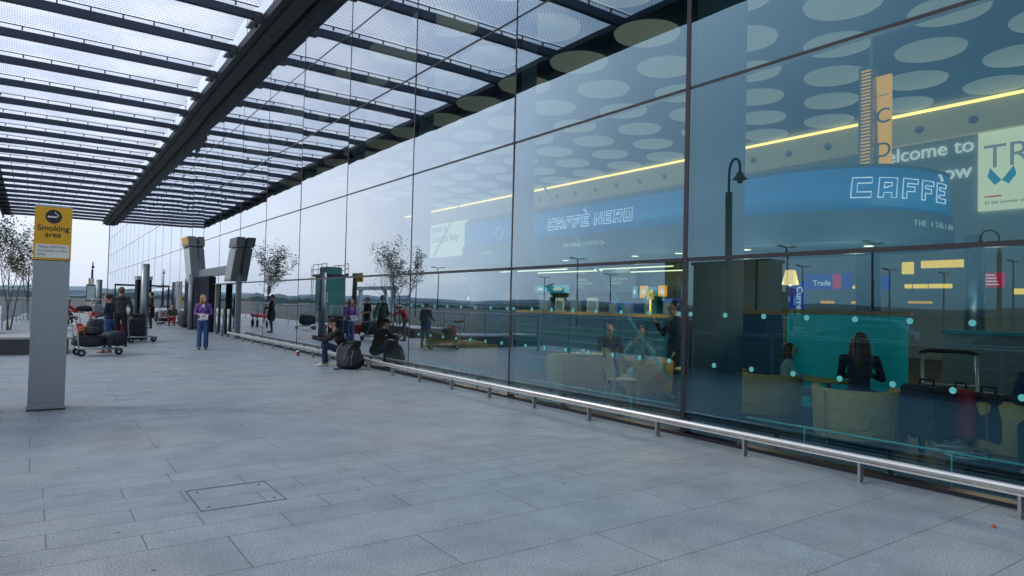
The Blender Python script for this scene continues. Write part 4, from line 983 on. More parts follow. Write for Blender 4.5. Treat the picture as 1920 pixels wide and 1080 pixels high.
MB().lathe([(.22, -.03), (.30, -.03), (.30, .03), (.22, .03), (.22, -.03)], (0, 0, 0), 20).xf(Matrix.Translation((0, 0, 1.87)) @ Matrix.Rotation(R(90), 4, 'Y')).obj('red_ring', 'sign_red_flat', t)
for i, (y, lb) in enumerate(((34.5, 'yellow and black striped hazard board left of the flag sign post'), (36.8, 'yellow and black striped hazard board right of the flag sign post'))):
    t = thing('hazard_board', lb, 'barrier', (-1.3, y, .5)); B(-.03, .03, -.35, .35, 0, .55).obj('board', 'sign_yellow', t)
    mb = MB()
    for q in (-.3, -.08, .14): mb.add([(.033, q, .02), (.033, q+.1, .02), (.033, q+.26, .53), (.033, q+.16, .53), (.031, q, .02), (.031, q+.1, .02), (.031, q+.26, .53), (.031, q+.16, .53)], [(0, 1, 2, 3), (7, 6, 5, 4)])
    mb.obj('stripes', 'ink_black', t); B(-.02, .02, -.02, .02, -.5, 0).obj('stand', 'steel_mid', t)
t = thing('equipment_cabinet', 'big grey louvred equipment cabinet behind the near gooseneck lamp', 'cabinet', (-2.3, 11.6, 0))
B(-.35, .35, -1.25, 1.1, 0, 2.86).obj('cabinet_body', 'kiosk_grey', t); B(-.4, .4, -1.3, 1.15, 2.865, 2.95).obj('cabinet_top', 'steel_dark', t); B(.353, .37, -.05, .1, .1, 2.8).obj('door_strip', 'steel_mid', t)
for (x, y, lb) in ((-1.9, 13.3, 'orange globe beacon on a striped pole left of the equipment cabinet'), (-2.4, 9.9, 'orange globe beacon on a striped pole right of the equipment cabinet'), (-7, 4.2, 'orange globe beacon at the crossing furthest right')):
    t = thing('beacon_post', lb, 'beacon', (x, y, -.1), 0, 'crossing beacons')
    for k in range(7): MB().tube([(0, 0, .3*k), (0, 0, .3*k+.3)], .04, 8).obj('pole_band', 'sign_white' if k % 2 else 'ink_black', t)
    MB().sph((0, 0, 2.2), .13, 14, 9).obj('globe', 'beacon', t)
# parked cars
def car(label, loc, rz, m, group='cars parked across the road'):
    t = thing('parked_car', label, 'car', loc, rz, group)
    W = .86
    prof = [(-2.1, .35), (-2.12, .62), (-2.0, .88), (-1.4, .96), (1.05, .93), (1.75, .82), (2.1, .66), (2.12, .36)]
    mb = MB()
    n = len(prof); vs = [(x, s*W*(1-.03*abs(x)), z) for s in (-1, 1) for x, z in prof]
    mb.add(vs, [tuple(range(n-1, -1, -1)), tuple(range(n, 2*n))]+[(i, (i+1) % n, n+(i+1) % n, n+i) for i in range(n)]); mb.obj('body', m, t)
    cab = [(-1.75, .95), (-1.25, 1.36), (.15, 1.42), (1.0, .94)]
    vs = [(x, s*(W-.04-(.16 if z > 1 else 0)), z) for s in (-1, 1) for x, z in cab]
    MB().add(vs, [(3, 2, 1, 0), (4, 5, 6, 7)]+[(i, (i+1) % 4, 4+(i+1) % 4, 4+i) for i in range(4)]).obj('windows', 'car_glass', t)
    MB().hexa([(-1.3, -.66, 1.35), (.2, -.66, 1.405), (.2, .66, 1.405), (-1.3, .66, 1.35), (-1.2, -.6, 1.40), (.1, -.6, 1.45), (.1, .6, 1.45), (-1.2, .6, 1.40)]).obj('roof', m, t)
    for x in (-1.3, 1.3):
        for s in (-1, 1):
            w_ = MB().tube([(x, s*.78-.1, .32), (x, s*.78+.1, .32)], .32, 18).obj('wheel', 'rubber', t); MB().tube([(x, s*.78-.105, .32), (x, s*.78+.105, .32)], .19, 12).obj('rim', 'steel_mid', w_)
    for s in (-1, 1): MB().sph((2.05, s*.6, .66), (.08, .16, .09), 8, 6).obj('headlight', 'cup_white', t); MB().sph((-2.06, s*.66, .72), (.06, .12, .1), 8, 6).obj('tail_light', 'cup_red', t)
    return t
c0 = car('silver hatchback parked across the road opposite the cafe', (-19, 16.2, -.1), R(80), 'car_silver')
car('silver grey saloon parked behind the cafe ceiling lamps reflection, left of the hatchback', (-19, 22.0, -.1), R(96), 'car_silver'); car('dark car parked right of the silver hatchback', (-19, 9.5, -.1), R(85), 'car_dark')
car('red car parked furthest left in the row across the road', (-19.5, 29, -.1), R(95), 'car_red'); car('dark saloon waiting in the near lane of the road', (-6, 6.0, -.12), R(92), 'car_dark')

# ============================================================ INSIDE: CAFE
ck = thing('cafe_kiosk', 'blue fascia cafe kiosk with outlined CAFFE NERO lettering and a rounded end', 'cafe kiosk')
OUT0 = [(10, 8.6), (10, 7.4), (10.02, 6.4), (10.2, 5.75), (10.55, 5.22), (11.05, 4.92), (11.65, 4.80), (12.25, 4.82), (12.75, 5.1), (13.0, 5.6), (13.1, 8)]
OUT = [(10, 16.4), (10, 8.6)]
for i in range(1, len(OUT0)-2):
    p0, p1, p2, p3 = (Vector(OUT0[i-1]), Vector(OUT0[i]), Vector(OUT0[i+1]), Vector(OUT0[i+2]))
    for q in range(4):
        u = q/4; v = .5*((2*p1)+(-p0+p2)*u+(2*p0-5*p1+4*p2-p3)*u*u+(-p0+3*p1-3*p2+p3)*u**3); OUT.append((v.x, v.y))
OUT += [(13.0, 5.6), (13.1, 8), (13.1, 16.4)]
def grow_poly(P, d):
    cx = 11.5; cyy = 8
    r = []
    for i, (x, y) in enumerate(P):
        a = Vector(P[i-1]) if i else Vector((P[0][0], P[0][1]+1)); b = Vector(P[i+1]) if i+1 < len(P) else Vector((P[-1][0], P[-1][1]+1))
        tn = (b-a).normalized(); nn_ = Vector((tn.y, -tn.x))
        r.append((x-nn_.x*d*-1, y-nn_.y*d*-1))
    return r
def ring_wall(P, z0, z1, nm, m, off=0, th=.08):
    A = grow_poly(P, off); Bp = grow_poly(P, off-th); n = len(P); mb = MB()
    vs = [(x, y, z0) for x, y in A]+[(x, y, z1) for x, y in A]+[(x, y, z1) for x, y in Bp]+[(x, y, z0) for x, y in Bp]
    fs = []
    for i in range(n-1):
        for a, b in ((0, 1), (1, 2), (2, 3), (3, 0)): fs.append((a*n+i, a*n+i+1, b*n+i+1, b*n+i))
    mb.add(vs, fs, th < .09); return mb.obj(nm, m, ck)
sg = 1
_t = grow_poly(OUT, .1)
if _t[1][0] > 10: sg = -1
ring_wall(OUT, 3.22, 3.87, 'blue_fascia', 'cafe_blue')
ring_wall(OUT, 2.78, 3.215, 'lower_fascia', 'cafe_grey', .06*sg, .1)
MB().prism(OUT, 2.72, 2.775).obj('soffit', 'cafe_grey', ck)
MB().prism(OUT, 3.875, 3.93).obj('kiosk_roof', 'cafe_grey', ck)
for (x, y) in ((10.5, 12.5), (10.5, 10.2), (10.5, 9), (10.6, 7.5), (11.2, 5.6), (11.9, 5.4), (10.5, 14.5)): MB().lathe([(0, -.01), (.07, -.01), (.08, 0)], (x, y, 2.715), 12).obj('cafe_light', 'tube_lit', ck)
ring_wall([(10.05, 13.9), (10.05, 8.6)], 0, 1.42, 'counter_front', 'teal_dark', 0, .1)
for z in (1.12, .98, .82, .55, .36): B(10.02, 10.035, 8.9, 13.6, z, z+.012).obj('counter_trim', 'steel_mid', ck)
B(9.9, 10.8, 8.5, 14.0, 1.425, 1.48).obj('counter_top', 'wood_orange', ck)
B(12.6, 12.7, 8.7, 16.3, 0, 2.7).obj('back_wall', 'int_wall_dark', ck)
B(10.2, 12.9, 16.3, 16.4, 0, 2.7).obj('side_wall', 'int_wall_dark', ck)
for (x, y) in ((9.6, 13.6), (9.6, 11.4), (9.6, 9.2), (9.7, 6.9), (10.2, 5.3), (9.6, 15.4), (10.6, 3.6), (10.8, 1.4)):  # added point lights with no fitting, to brighten the armchairs
    ld = bpy.data.lights.new('cafe_light', 'POINT'); ld.energy = 40; ld.color = (1, .86, .62); ld.shadow_soft_size = .12
    lo = bpy.data.objects.new('seat_fill_light', ld); col.objects.link(lo); lo.location = (x, y, 2.1)
# outlined lettering: each glyph is a closed outline drawn as a thin tube
GLY = {'!': [[(0, 0), (0, 1), (1, 1), (1, .78), (.28, .78), (.28, .62), (.85, .62), (.85, .4), (.28, .4), (.28, .22), (1, .22), (1, 0)], [(.15, 1.42), (.35, 1.46), (.65, 1.16), (.5, 1.12)]],
 'C': [[(0, 0), (1, 0), (1, .28), (.28, .28), (.28, .72), (1, .72), (1, 1), (0, 1)]],
 'A': [[(0, 0), (0, 1), (1, 1), (1, 0), (.72, 0), (.72, .25), (.28, .25), (.28, 0)], [(.28, .48), (.72, .6), (.72, .75), (.28, .75)]],
 'F': [[(0, 0), (0, 1), (1, 1), (1, .76), (.28, .76), (.28, .6), (.8, .6), (.8, .36), (.28, .36), (.28, 0)]],
 'E': [[(0, 0), (0, 1), (1, 1), (1, .78), (.28, .78), (.28, .62), (.85, .62), (.85, .4), (.28, .4), (.28, .22), (1, .22), (1, 0)]],
 'N': [[(0, 0), (0, 1), (.28, 1), (.74, .42), (.74, 1), (1, 1), (1, 0), (.74, 0), (.28, .58), (.28, 0)]],
 'R': [[(0, 0), (0, 1), (1, 1), (1, .42), (.8, .36), (1, 0), (.7, 0), (.48, .36), (.28, .36), (.28, 0)], [(.28, .6), (.72, .6), (.72, .76), (.28, .76)]],
 'O': [[(0, 0), (0, 1), (1, 1), (1, 0)], [(.28, .25), (.28, .75), (.72, .75), (.72, .25)]]}
def outline(s, P, start, w_, h_, gap, z, off=.03, rad=.008):
    L_ = [0]
    for a, b in zip(P, P[1:]): L_.append(L_[-1]+math.dist(a, b))
    def at(d):
        for i in range(len(P)-1):
            if d <= L_[i+1] or i == len(P)-2:
                u = (d-L_[i])/(L_[i+1]-L_[i]); a, b = Vector(P[i]), Vector(P[i+1]); tn = (b-a).normalized(); q = a+(b-a)*u; return q+Vector((tn.y, -tn.x))*off*sgn
    sgn = 1
    q0 = at(start); sgn = -1 if q0.x > 10.0 and start < 9 else 1
    d = start
    for ch in s:
        if ch == ' ': d += w_*.5; continue
        mb = MB()
        for lp in GLY[ch]:
            pts = []
            for (u, v) in lp+[lp[0]]:
                q = at(d+(u+.08*v)*w_); pts.append((q.x, q.y, z+v*h_))
            mb.tube(pts, rad, 4, False)
        mb.obj('neon_letter', 'neon', ck); d += w_+gap
outline('CAFF! NERO', OUT, 16.4-12.55, .235, .26, .065, 3.40)
text('fascia_text', 'THE ITALIAN COFFEE Co', .125, 'text_soft', ck, wallM(9.885, 11.9, 2.95, 'W'))
text('fascia_text', 'ESPRESSO', .10, 'text_soft', ck, wallM(9.885, 15.2, 2.95, 'W'))
MB().tube([(9.96, 14.6+.16*math.cos(a), 3.5+.16*math.sin(a)) for a in [math.pi*2*q/20 for q in range(21)]], .012, 5).obj('round_emblem', 'text_soft', ck)
arc0 = 9.0+1.02+.65
outline('CAFF!', OUT, arc0+.33, .28, .31, .10, 3.40, .03, .009)
for i, ch in enumerate('THE ITALIAN'):
    if ch == ' ': continue
    d = arc0+1.25+i*.095; L_ = 0
    for a, b in zip(OUT, OUT[1:]):
        l = math.dist(a, b)
        if d <= L_+l:
            u = (d-L_)/l; a, b = Vector(a), Vector(b); q = a+(b-a)*u; tn = (b-a).normalized(); no = Vector((tn.y, -tn.x))
            if (q+no*.1-Vector((11.5, 8))).length < (q-Vector((11.5, 8))).length: no = -no
            q = q+no*.085; bx = Vector((no.y*-1, no.x)); 
            if bx.dot(tn) < 0: bx = -bx
            nz3 = Vector((no.x, no.y)); Mx = Matrix(((bx.x, 0, nz3.x, q.x), (bx.y, 0, nz3.y, q.y), (0, 1, 0, 2.98), (0, 0, 0, 1)))
            text('fascia_text', ch, .13, 'text_soft', ck, Mx); break
        L_ += l
# masts above the kiosk
t = thing('mast_sign', 'orange vertical banner sign on a pale mast rising over the kiosk', 'sign', (18, 8.88, 0))
MB().tube([(0, .05, 0), (0, .05, 5.3), (0, .05, 9.0)], [.24, .22, .07], 14).obj('mast', 'column_steel', t)
B(-.05, .05, -.42, -.05, 4.9, 7.85).obj('banner', 'poster_orange', t)
text('banner_text', 'C', .55, 'ink_grey', t, wallM(-.055, -.05, 6.6, 'W')); text('banner_text', 'D', .55, 'ink_grey', t, wallM(-.055, -.05, 5.7, 'W')); text('banner_text', 'CURRENT', .07, 'ink_grey', t, wallM(-.055, -.07, 7.3, 'W'))
t = thing('louvred_mast', 'dark ladder like mast with short orange rungs beside the orange banner', 'mast', (17.8, 8.98, 0))
B(-.1, .1, -.18, .18, 0, 8.1).obj('mast_body', 'steel_mid', t)
mb = MB()
for k in range(34): mb.box(-.13, -.105, -.14, .10, 5.0+k*.09, 5.03+k*.09)
mb.obj('rungs', 'poster_orange', t)
# wall lettering and posters on the back wall
ws = thing('welcome_lettering', 'large white welcome lettering on the grey back wall below the light strip', 'lettering', (26.46, 0, 0))
text('lettering', 'Welcome to', .72, 'text_lit', ws, wallM(0, 13.35, 7.35, 'W'), ext=.02); text('lettering', 'Heathrow', .72, 'text_lit', ws, wallM(0, 12.7, 6.45, 'W'), ext=.02)
def poster(label, y0, y1, z0, z1, x=26.45):
    t = thing('wall_poster', label, 'poster', (x, y0, z0)); MB().box(-.06, 0, 0, y1-y0, 0, z1-z0).obj('lightbox', 'poster_lit', t); return t
t = poster('large pale lit poster with TR lettering and a blue butterfly at the right edge', 5.2, 9.5, 5.2, 8.25)
text('lettering', 'TRI', 1.15, 'text_soft', t, wallM(-.07, 4.15, 1.45, 'W'))
for s in (-1, 1): MB().add([(-.075, 3.6, 1.0), (-.075, 3.6+s*.34, 1.45), (-.075, 3.6+s*.42, 1.15), (-.075, 3.6+s*.2, .85)], [(0, 1, 2, 3)]).obj('butterfly_wing', 'poster_cyan', t)
B(-.075, -.061, 3.6, 4.1, .45, .5).obj('red_line', 'sign_red', t); text('small_text', 'S2 the summer of change', .16, 'ink_grey', t, wallM(-.07, 4.1, .22, 'W'))
t = poster('pale lit poster with a black quotation, left of the kiosk', 43.0, 48.6, 5.3, 8.3)
text('lettering', 'more is\nLifestyle Italy', .8, 'ink_black', t, wallM(-.07, 5.4, 2.0, 'W'))
t = poster('narrow pale poster under the far end of the light strip', 49.2, 51.5, 4.6, 8.0)
t = poster('soft orange wall panel low below the quotation poster', 38.5, 48.0, 3.2, 4.3); t.children[0].data.materials[0] = MATS['cornice']
# pendants, menu boards, small posters
pen = None
for (x, y, z, lb) in ((13, 15.4, 2.08, 'cone pendant lamp over the left part of the counter'), (13, 13.2, 1.98, 'cone pendant lamp right of the menu boards'), (13, 12.15, 1.98, 'cone pendant lamp nearest the right end of the counter'), (9.6, 6.0, 2.02, 'cone pendant lamp over the teal glowing screen')):
    if pen is None:
        pen = thing('pendant_lamp', lb, 'pendant lamp', (x, y, z), 0, 'pendants over the cafe counter')
        MB().lathe([(.17, 0), (.10, .30), (.02, .31)], (0, 0, 0), 16).obj('shade', 'lamp_shade', pen); MB().tube([(0, 0, .31), (0, 0, .9)], .006, 5).obj('cord', 'ink_black', pen)
        MB().sph((0, 0, .02), .05, 8, 6).obj('bulb', 'tube_lit', pen)
    else:
        c = dup(pen, (x, y, z), label=lb)
        if x < 10: c.scale = (.75, .75, .75)
t = thing('menu_board', 'wide grey menu board with rows of white writing above the counter', 'menu board', (12.3, 0, 0))
B(-.03, .03, 11.9, 14.2, 1.98, 2.66).obj('board', 'menu_board', t)
text('menu_text', 'COFFEE\n\nESPRESSO\nCAPPUCCINO\nLATTE', .10, 'text_soft', t, wallM(-.035, 14.1, 2.5, 'W')); text('menu_text', 'TEA\n\nICED DRINKS\nPASTRIES', .10, 'text_soft', t, wallM(-.035, 12.75, 2.5, 'W')); B(-.036, -.031, 12.1, 12.6, 2.5, 2.62).obj('white_header', 'text_soft', t)
for y0, y1, z0, z1, m_, lb in ((14.35, 15.3, 1.98, 2.2, 'poster_cyan', 'blue poster with white cups above the left counter'), (15.35, 15.9, 1.99, 2.19, 'poster_cyan', 'smaller blue poster left of the cup poster'), (11.75, 11.9, 1.85, 2.15, 'poster_cyan', 'small blue card right of the menu board'), (11.4, 11.65, 1.85, 2.15, 'poster_orange', 'small orange card right of the first blue card'), (11.12, 11.36, 1.85, 2.12, 'poster_cyan', 'second small blue card between the two orange cards'), (10.8, 11.06, 1.85, 2.15, 'poster_orange', 'second small orange card right of the blue cards'), (10.1, 10.35, 1.86, 2.14, 'teal_panel', 'teal card at the right end of the row of cards')):
    t = thing('counter_poster', lb, 'poster', (12.2, (y0+y1)/2, z0)); B(-.015, .015, -(y1-y0)/2, (y1-y0)/2, 0, z1-z0).obj('card', m_, t); MB().sph((-.02, 0, (z1-z0)*.5), (.01, (y1-y0)*.25, (z1-z0)*.22), 8, 5).obj('printed_picture', 'text_lit', t)
for k, (y, z, ln, lb) in enumerate(((14.8, 2.55, 3.0, 'long warm light tube at the left over the counter'), (13.6, 2.50, 2.6, 'middle warm light tube behind the menu board'), (11.6, 2.56, 2.6, 'warm light tube right of the menu board'), (10.8, 2.48, 2.2, 'lower warm light tube at the right end of the counter'))):
    tag(B(11.2+k*.3, 11.24+k*.3, y-ln/2, y+ln/2, z, z+.025).obj('light_tube', 'tube_lit'), lb, 'light tube')
# machines on the counter
rnd = random.Random(2)
CM = [(13.5, .5, .42, 'appliance', 'wide black coffee machine at the left end of the counter'), (12.9, .35, .35, 'steel_mid', 'steel coffee machine beside the black one'), (12.3, .4, .3, 'appliance', 'low dark grinder box in the middle of the counter'), (11.7, .4, .36, 'steel_mid', 'steel urn left of the blue containers'), (11.0, .3, .28, 'blue_bin', 'blue water container behind the counter'), (10.55, .3, .24, 'blue_bin', 'second blue container right of the first'), (9.9, .35, .38, 'kiosk_teal', 'dark green display box near the right end'), (9.4, .3, .34, 'blue_bin', 'blue box next to the dark green display'), (8.9, .35, .25, 'appliance', 'dark till at the far right of the counter')]
for y, wd, h, m_, lb in CM:
    t = thing('counter_machine', lb, 'counter item', (10.9, y, 1.2)); MB().rbox(-.25, .25, -wd/2, wd/2, .0, .28+h, .03).obj('machine_body', m_, t); MB().box(-.26, -.253, -wd*.3, wd*.3, .3, .25+h*.8).obj('front_panel', 'menu_board', t)
    B(-.2, .2, -wd*.4, wd*.4, -1.2, 0).obj('stand', 'appliance', t)
t = thing('caution_post', 'yellow square notice on a thin post at the right end of the counter', 'notice', (10.3, 9.55, 0)); MB().tube([(0, 0, 0), (0, 0, 1.9)], .02, 6).obj('post', 'steel_mid', t); B(-.02, .02, -.09, .09, 1.78, 1.98).obj('notice_plate', 'mustard', t); t.children[1].data.materials[0] = MATS['bar_lit']
t = thing('fridge_cabinet', 'dark low fridge cabinet at the left end behind the seats', 'cabinet', (10.8, 15.2, 0)); MB().rbox(-.4, .4, -.9, .9, 1.5, 1.95, .03).obj('top_box', 'appliance', t); B(-.35, .35, -.8, .8, 0, 1.49).obj('shelves', 'navy_panel', t)
# glowing teal screen and navy panel behind the right hand tables
t = thing('glass_screen', 'wide glowing teal glass screen standing behind the seated woman and child', 'screen', (9.1, 0, 0))
B(-.03, .03, 4.05, 5.72, .25, 1.575).obj('teal_panel', 'teal_panel', t); B(-.05, .05, 4.0, 5.78, 1.58, 1.64).obj('top_rail', 'wood_orange', t); B(-.05, .05, 5.725, 5.76, 0, 1.575).obj('end_post', 'wood_orange', t); B(-.04, .04, 4.05, 5.72, .0, .24).obj('plinth', 'navy_panel', t)
t = thing('glass_screen', 'dark navy partition panel left of the glowing teal screen', 'screen', (9.35, 0, 0))
B(-.03, .03, 5.85, 6.75, .30, 1.55).obj('navy_panel', 'navy_panel', t); B(-.035, .035, 5.85, 6.75, .17, .295).obj('orange_base', 'wood_orange', t); B(-.05, .05, 5.8, 6.8, 1.555, 1.61).obj('top_rail', 'wood_orange', t)
t = thing('glass_screen', 'long dark partition right of the glowing teal screen', 'screen', (10.5, 0, 0)); B(-.03, .03, -3, 4.2, 0, 1.35).obj('dark_panel', 'int_wall_dark', t); B(-.05, .05, -3, 4.2, 1.355, 1.4).obj('top_rail', 'teal_dark', t)
# hall beyond
def hang(label, x, y0, y1, z0, z1, m_, txt=None, sz=.2, tm='text_lit', name='hanging_sign', cat='hanging sign'):
    t = thing(name, label, cat, (x, y0, z0)); B(-.06, .06, 0, y1-y0, 0, z1-z0).obj('sign_box', m_, t)
    for y in (.1, y1-y0-.1): MB().tube([(0, y, z1-z0), (0, y, z1-z0+1.2)], .012, 5).obj('hanger', 'steel_mid', t)
    if txt: text('lettering', txt, sz, tm, t, wallM(-.065, (y1-y0)*.82, (z1-z0)*.25, 'W'))
    return t
t = hang('blue and red hanging exchange desk sign above the teal screen', 20, 10.5, 11.95, 2.32, 2.80, 'sign_blue', 'Trade', .24); B(-.07, -.061, .28, .55, .02, .46).obj('red_block', 'sign_red', t)
hang('blue hanging sign with half hidden white letters right of the red block', 20.4, 9.6, 10.5, 2.30, 2.75, 'sign_blue', 'Curr', .24)
t = thing('currency_totem', 'upright blue sign reading Currency sideways beside the pendant lamp', 'sign', (20, 12.25, 0)); B(-.06, .06, -.22, .22, 0, 2.55).obj('sign_box', 'sign_blue', t)
text('lettering', 'Currency', .30, 'text_lit', t, wallM(-.065, -.02, 2.42, 'W') @ Matrix.Rotation(R(-90), 4, 'Z'))
hang('long bright yellow lit bar sign high in the hall at the right', 22, 7.75, 9.4, 3.02, 3.24, 'bar_lit', name='lit_bar', cat='lit bar')
hang('short bright yellow lit block left of the long yellow bar', 22, 9.65, 9.95, 2.85, 3.22, 'bar_lit', name='lit_bar', cat='lit bar')
hang('yellow lit bar below the long high one', 22.3, 8.7, 10.0, 2.42, 2.55, 'bar_lit', name='lit_bar', cat='lit bar')
hang('yellow lit bar left of the steel column', 22.3, 11.3, 12.6, 2.42, 2.52, 'bar_lit', name='lit_bar', cat='lit bar')
hang('small orange lit bar above the blue strip sign', 22.2, 9.2, 9.85, 1.95, 2.02, 'poster_orange', name='lit_bar', cat='lit bar')
hang('small orange lit bar right of the Currency sign', 21, 11.6, 12.0, 1.9, 1.98, 'poster_orange', name='lit_bar', cat='lit bar')
hang('small orange lit bar between the Currency sign and the steel column', 21, 10.2, 11.0, 1.9, 1.98, 'poster_orange', name='lit_bar', cat='lit bar')
hang('yellow lit bar at the far right edge of the hall', 21, 5.6, 6.7, 2.2, 2.35, 'bar_lit', name='lit_bar', cat='lit bar')
t = hang('red hanging notice with four white lines of writing', 20, 6.6, 7.35, 2.35, 2.72, 'sign_red'); 
for k in range(4): B(-.066, -.061, .1+.03*k, .65, .06+.08*k, .085+.08*k).obj('white_line', 'text_lit', t)
for x, y, lb in ((19, 9.6, 'tall steel column left of the yellow block sign'), (19, 6.9, 'tall steel column under the long yellow bar'), (17, 4.6, 'steel column at the far right near the red notice'), (19.5, 25, 'steel column behind the left armchairs'), (16, 19.5, 'steel column behind the left end of the counter')):
    tag(MB().tube([(x, y, 0), (x, y, 3.6)], .22, 16).obj('hall_column', 'column_steel'), lb, 'column')
# small glowing shop at the far left of the hall
t = thing('shop_lights', 'cluster of small warm shop lights deep in the hall behind the left armchairs', 'shop lights', (24, 0, 0)); rnd = random.Random(9)
for k in range(22): MB().sph((0, 30+rnd.uniform(0, 9), 2.3+rnd.uniform(-.35, .45)), rnd.uniform(.06, .14), 8, 5).obj('lamp', 'tube_lit', t)
# ---- furniture
def armchair(label, loc, rz):
    t = thing('armchair', label, 'armchair', loc, rz, 'olive armchairs along the glass')
    # faces +y ; back at -y
    b = MB(); n = 16; outr = []; 
    P = []
    for k in range(n+1):
        a = math.pi+math.pi*k/n; P.append((.46*math.cos(a), -.02+.42*math.sin(a)))
    P = [(-.46, .38)]+P+[(.46, .38)]; vs = []; m_ = len(P)
    for (x, y) in P:
        l = math.hypot(x, y); ux, uy = x/l, y/l
        vs += [(x*.94, y*.94, .13), (x, y, .16), (x*1.02, y*1.02, .5), (x*1.05, y*1.05, .66), (x*1.0, y*1.0, .715), (x*.86, y*.86, .71), (x*.74, y*.74, .62), (x*.72, y*.72, .3)]
    fs = [(8*i+k, 8*(i+1)+k, 8*(i+1)+(k+1) % 8, 8*i+(k+1) % 8) for i in range(m_-1) for k in range(8)]+[tuple(range(7, -1, -1)), tuple(range(8*(m_-1), 8*m_))]
    b.add(vs, fs, True); b.obj('shell_back', 'olive_fabric', t)
    MB().rbox(-.34, .34, -.3, .42, .14, .40, .05).obj('seat', 'olive_fabric', t)
    for x in (-.32, .32):
        for y in (-.25, .33): MB().tube([(x, y, 0), (x, y, .14)], [.02, .03], 8).obj('leg', 'appliance', t)
    mb = MB()
    for x in (-.33, .33): mb.tube([(x*1.02, -.345, .15), (x*1.08, -.36, .5), (x*1.1, -.375, .69)], .008, 5)
    mb.obj('piping', 'wood_orange', t)
    return t
a0 = armchair('olive armchair nearest the rail, seen from behind below the long haired woman', (8.05, 4.15, 0), R(-58))
AC = [(8.75, 5.85, -75, 'olive armchair behind the child, left of the big central one'), (8.75, 2.75, -60, 'olive armchair cut off by the right edge of the picture'), (8.05, 9.35, -100, 'olive armchair just left of the ladder back chair'), (8.3, 13.0, -110, 'olive armchair at the right of the pair in the third pane'), (8.1, 14.5, -70, 'olive armchair at the left of the pair in the third pane'), (8.95, 8.35, 60, 'olive armchair behind the ladder back chair, under the reading woman')]
for x, y, rz, lb in AC: dup(a0, (x, y, 0), R(rz), lb)
def lchair(label, loc, rz):
    t = thing('ladder_chair', label, 'chair', loc, rz, 'wooden cafe chairs')
    MB().rbox(-.21, .21, -.2, .21, .43, .465, .01).obj('seat', 'wood_light', t)
    for s in (-1, 1):
        MB().tube([(s*.19, -.24, 0), (s*.19, -.19, .45), (s*.18, -.27, .92)], .019, 6).obj('rear_leg', 'wood_light', t)
        MB().tube([(s*.19, .19, 0), (s*.19, .19, .44)], .02, 6).obj('front_leg', 'wood_light', t)
    MB().hexa([(-.2, -.285, .86), (.2, -.285, .86), (.2, -.262, .86), (-.2, -.262, .86), (-.2, -.295, .95), (.2, -.295, .95), (.2, -.27, .95), (-.2, -.27, .95)]).obj('top_rail', 'wood_light', t)
    for k in range(4): MB().tube([(-.12+.08*k, -.2, .50), (-.12+.08*k, -.27, .87)], .012, 5).obj('slat', 'wood_light', t)
    MB().tube([(-.19, -.2, .51), (.19, -.2, .51)], .014, 6).tube([(-.19, 0, .2), (.19, 0, .2)], .01, 6).tube([(-.19, -.2, .24), (-.19, .19, .24)], .01, 6).tube([(.19, -.2, .24), (.19, .19, .24)], .01, 6).tube([(-.19, .19, .38), (.19, .19, .38)], .014, 6).obj('stretcher', 'wood_light', t)
    return t
l0 = lchair('pale wooden slat back chair standing close behind the second pane from the right', (7.75, 7.75, 0), R(-115))
dup(l0, (9.55, 5.05, 0), R(150), 'pale wooden slat back chair between the child and the long haired woman', None)
tb = None
for x, y, lb in ((8.35, 6.75, 'low wooden cafe table with a cup, right of the ladder back chair'), (8.9, 9.9, 'cafe table left of the reading woman with a small plate'), (8.7, 13.9, 'cafe table between the two left armchairs with papers on it'), (8.95, 5.0, 'cafe table between the child and the long haired woman')):
    if tb is None:
        tb = thing('cafe_table', lb, 'table', (x, y, 0), 0, 'small cafe tables'); MB().lathe([(0, .66), (.33, .66), (.34, .68), (.33, .695), (0, .695)], (0, 0, 0), 24).obj('tabletop', 'wood_light', tb); MB().tube([(0, 0, .03), (0, 0, .66)], .03, 10).obj('leg', 'appliance', tb); MB().lathe([(0, 0), (.22, 0), (.2, .025), (.03, .04)], (0, 0, 0), 18).obj('foot', 'appliance', tb)
    else: dup(tb, (x, y, 0), label=lb)
cu = None
for x, y, lb in ((8.3, 6.7, 'white cup and saucer on the table right of the ladder back chair'), (8.85, 9.95, 'white cup and saucer on the table left of the reading woman'), (8.65, 13.8, 'white cup and saucer among the papers of the left table')):
    if cu is None:
        cu = thing('cup_and_saucer', lb, 'cup', (x, y, .697), 0, 'cups on the cafe tables'); MB().lathe([(0, 0), (.05, .0), (.085, .012), (.08, .015), (0, .01)], (0, 0, 0), 18).obj('saucer', 'cup_white', cu); MB().lathe([(0, .012), (.03, .012), (.045, .075), (.04, .075), (0, .03)], (0, 0, 0), 16).obj('cup', 'cup_white', cu)
    else: dup(cu, (x, y, .697), label=lb)
o = MB().box(-.2, .2, -.14, .14, 0, .012).obj('newspaper', 'paper'); o.location = (8.72, 14.05, .70); o.rotation_euler = (0, 0, .4); tag(o, 'folded newspaper lying on the left cafe table', 'newspaper')
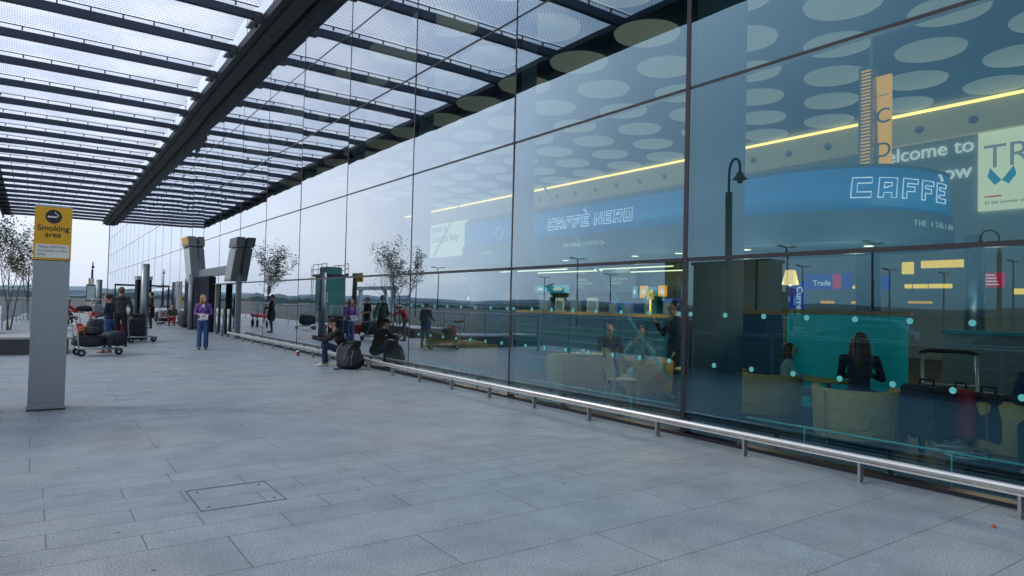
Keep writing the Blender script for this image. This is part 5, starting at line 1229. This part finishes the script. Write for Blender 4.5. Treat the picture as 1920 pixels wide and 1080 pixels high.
# people inside
sit2 = dict(pel=(0, -.02, .50), che=(0, .0, .84), nec=(0, .02, 1.03), hea=(0, .05, 1.18), shL=(-.18, .0, .98), shR=(.18, .0, .98), elL=(-.24, .14, .74), elR=(.24, .14, .74),
            haL=(-.1, .36, .76), haR=(.1, .36, .76), hiL=(-.10, 0, .48), hiR=(.10, 0, .48), knL=(-.12, .42, .50), knR=(.12, .42, .50), anL=(-.12, .44, .08), anR=(.12, .44, .08))
person('woman with long brown hair in a navy top seen from behind inside', (8.60, 4.40, .02), R(-70), 1.78, sit2, top='cloth_navy', legs='cloth_black', hair='hair_brown', hairstyle='verylong', fem=True)
kid = dict(sit2); 
person('child with dark bobbed hair in a pale aqua top turned towards the long haired woman', (8.95, 5.62, .06), R(-140), 1.45, kid, top='cloth_aqua', legs='cloth_grey', hair='hair_brown', hairstyle='long', look=R(-10), skin='skin_pale')
person('woman in glasses and a pale aqua shirt raising a cup behind the ladder back chair', (8.95, 8.5, 0), R(125), 1.70, dict(sit2, haL=(-.05, .22, 1.06), haR=(.05, .22, 1.06), elL=(-.26, .16, .84), elR=(.26, .16, .84)), top='cloth_aqua', legs='cloth_white', hair='hair_black', hairstyle='pony', fem=True, look=R(20), skin='skin_pale')
person('man in a black jacket standing behind the woman in glasses', (9.3, 8.05, 0), R(60), 1.74, dict(haR=(.1, .3, 1.35), elR=(.28, .1, 1.15)), top='cloth_black', legs='cloth_black', hair='hair_black')
person('person in black seated with a rounded dark bag left of the woman in glasses', (9.6, 10.0, 0), R(150), 1.70, sit2, top='cloth_black', legs='cloth_black', hair='hair_black')
person('person in a dark top seated inside at the far right picture edge', (8.55, 2.45, 0), R(100), 1.74, sit2, top='denim_dark', legs='cloth_black', hair='hair_short', skin='skin')
person('barista in black standing behind the counter near the coffee machines', (11.7, 12.6, 0), R(90), 1.75, top='cloth_black', legs='cloth_black', hair='hair_black', vox=.018)
# luggage inside, right
trolley('luggage trolley with tall cases parked inside the glass at the far right', (8.27, 3.16, 0), R(210), None, high=1.15)
suitcase('tall navy suitcase standing on the trolley inside the right pane', (8.15, 3.42, .2), (.22, .18, .62), 'bag_navy', R(70)); suitcase('red suitcase beside the navy one inside the right pane', (8.35, 3.16, .2), (.16, .07, .6), 'bag_red', R(70)); suitcase('second navy suitcase right of the red one inside the right pane', (8.42, 2.92, .2), (.2, .1, .58), 'bag_navy', R(70))
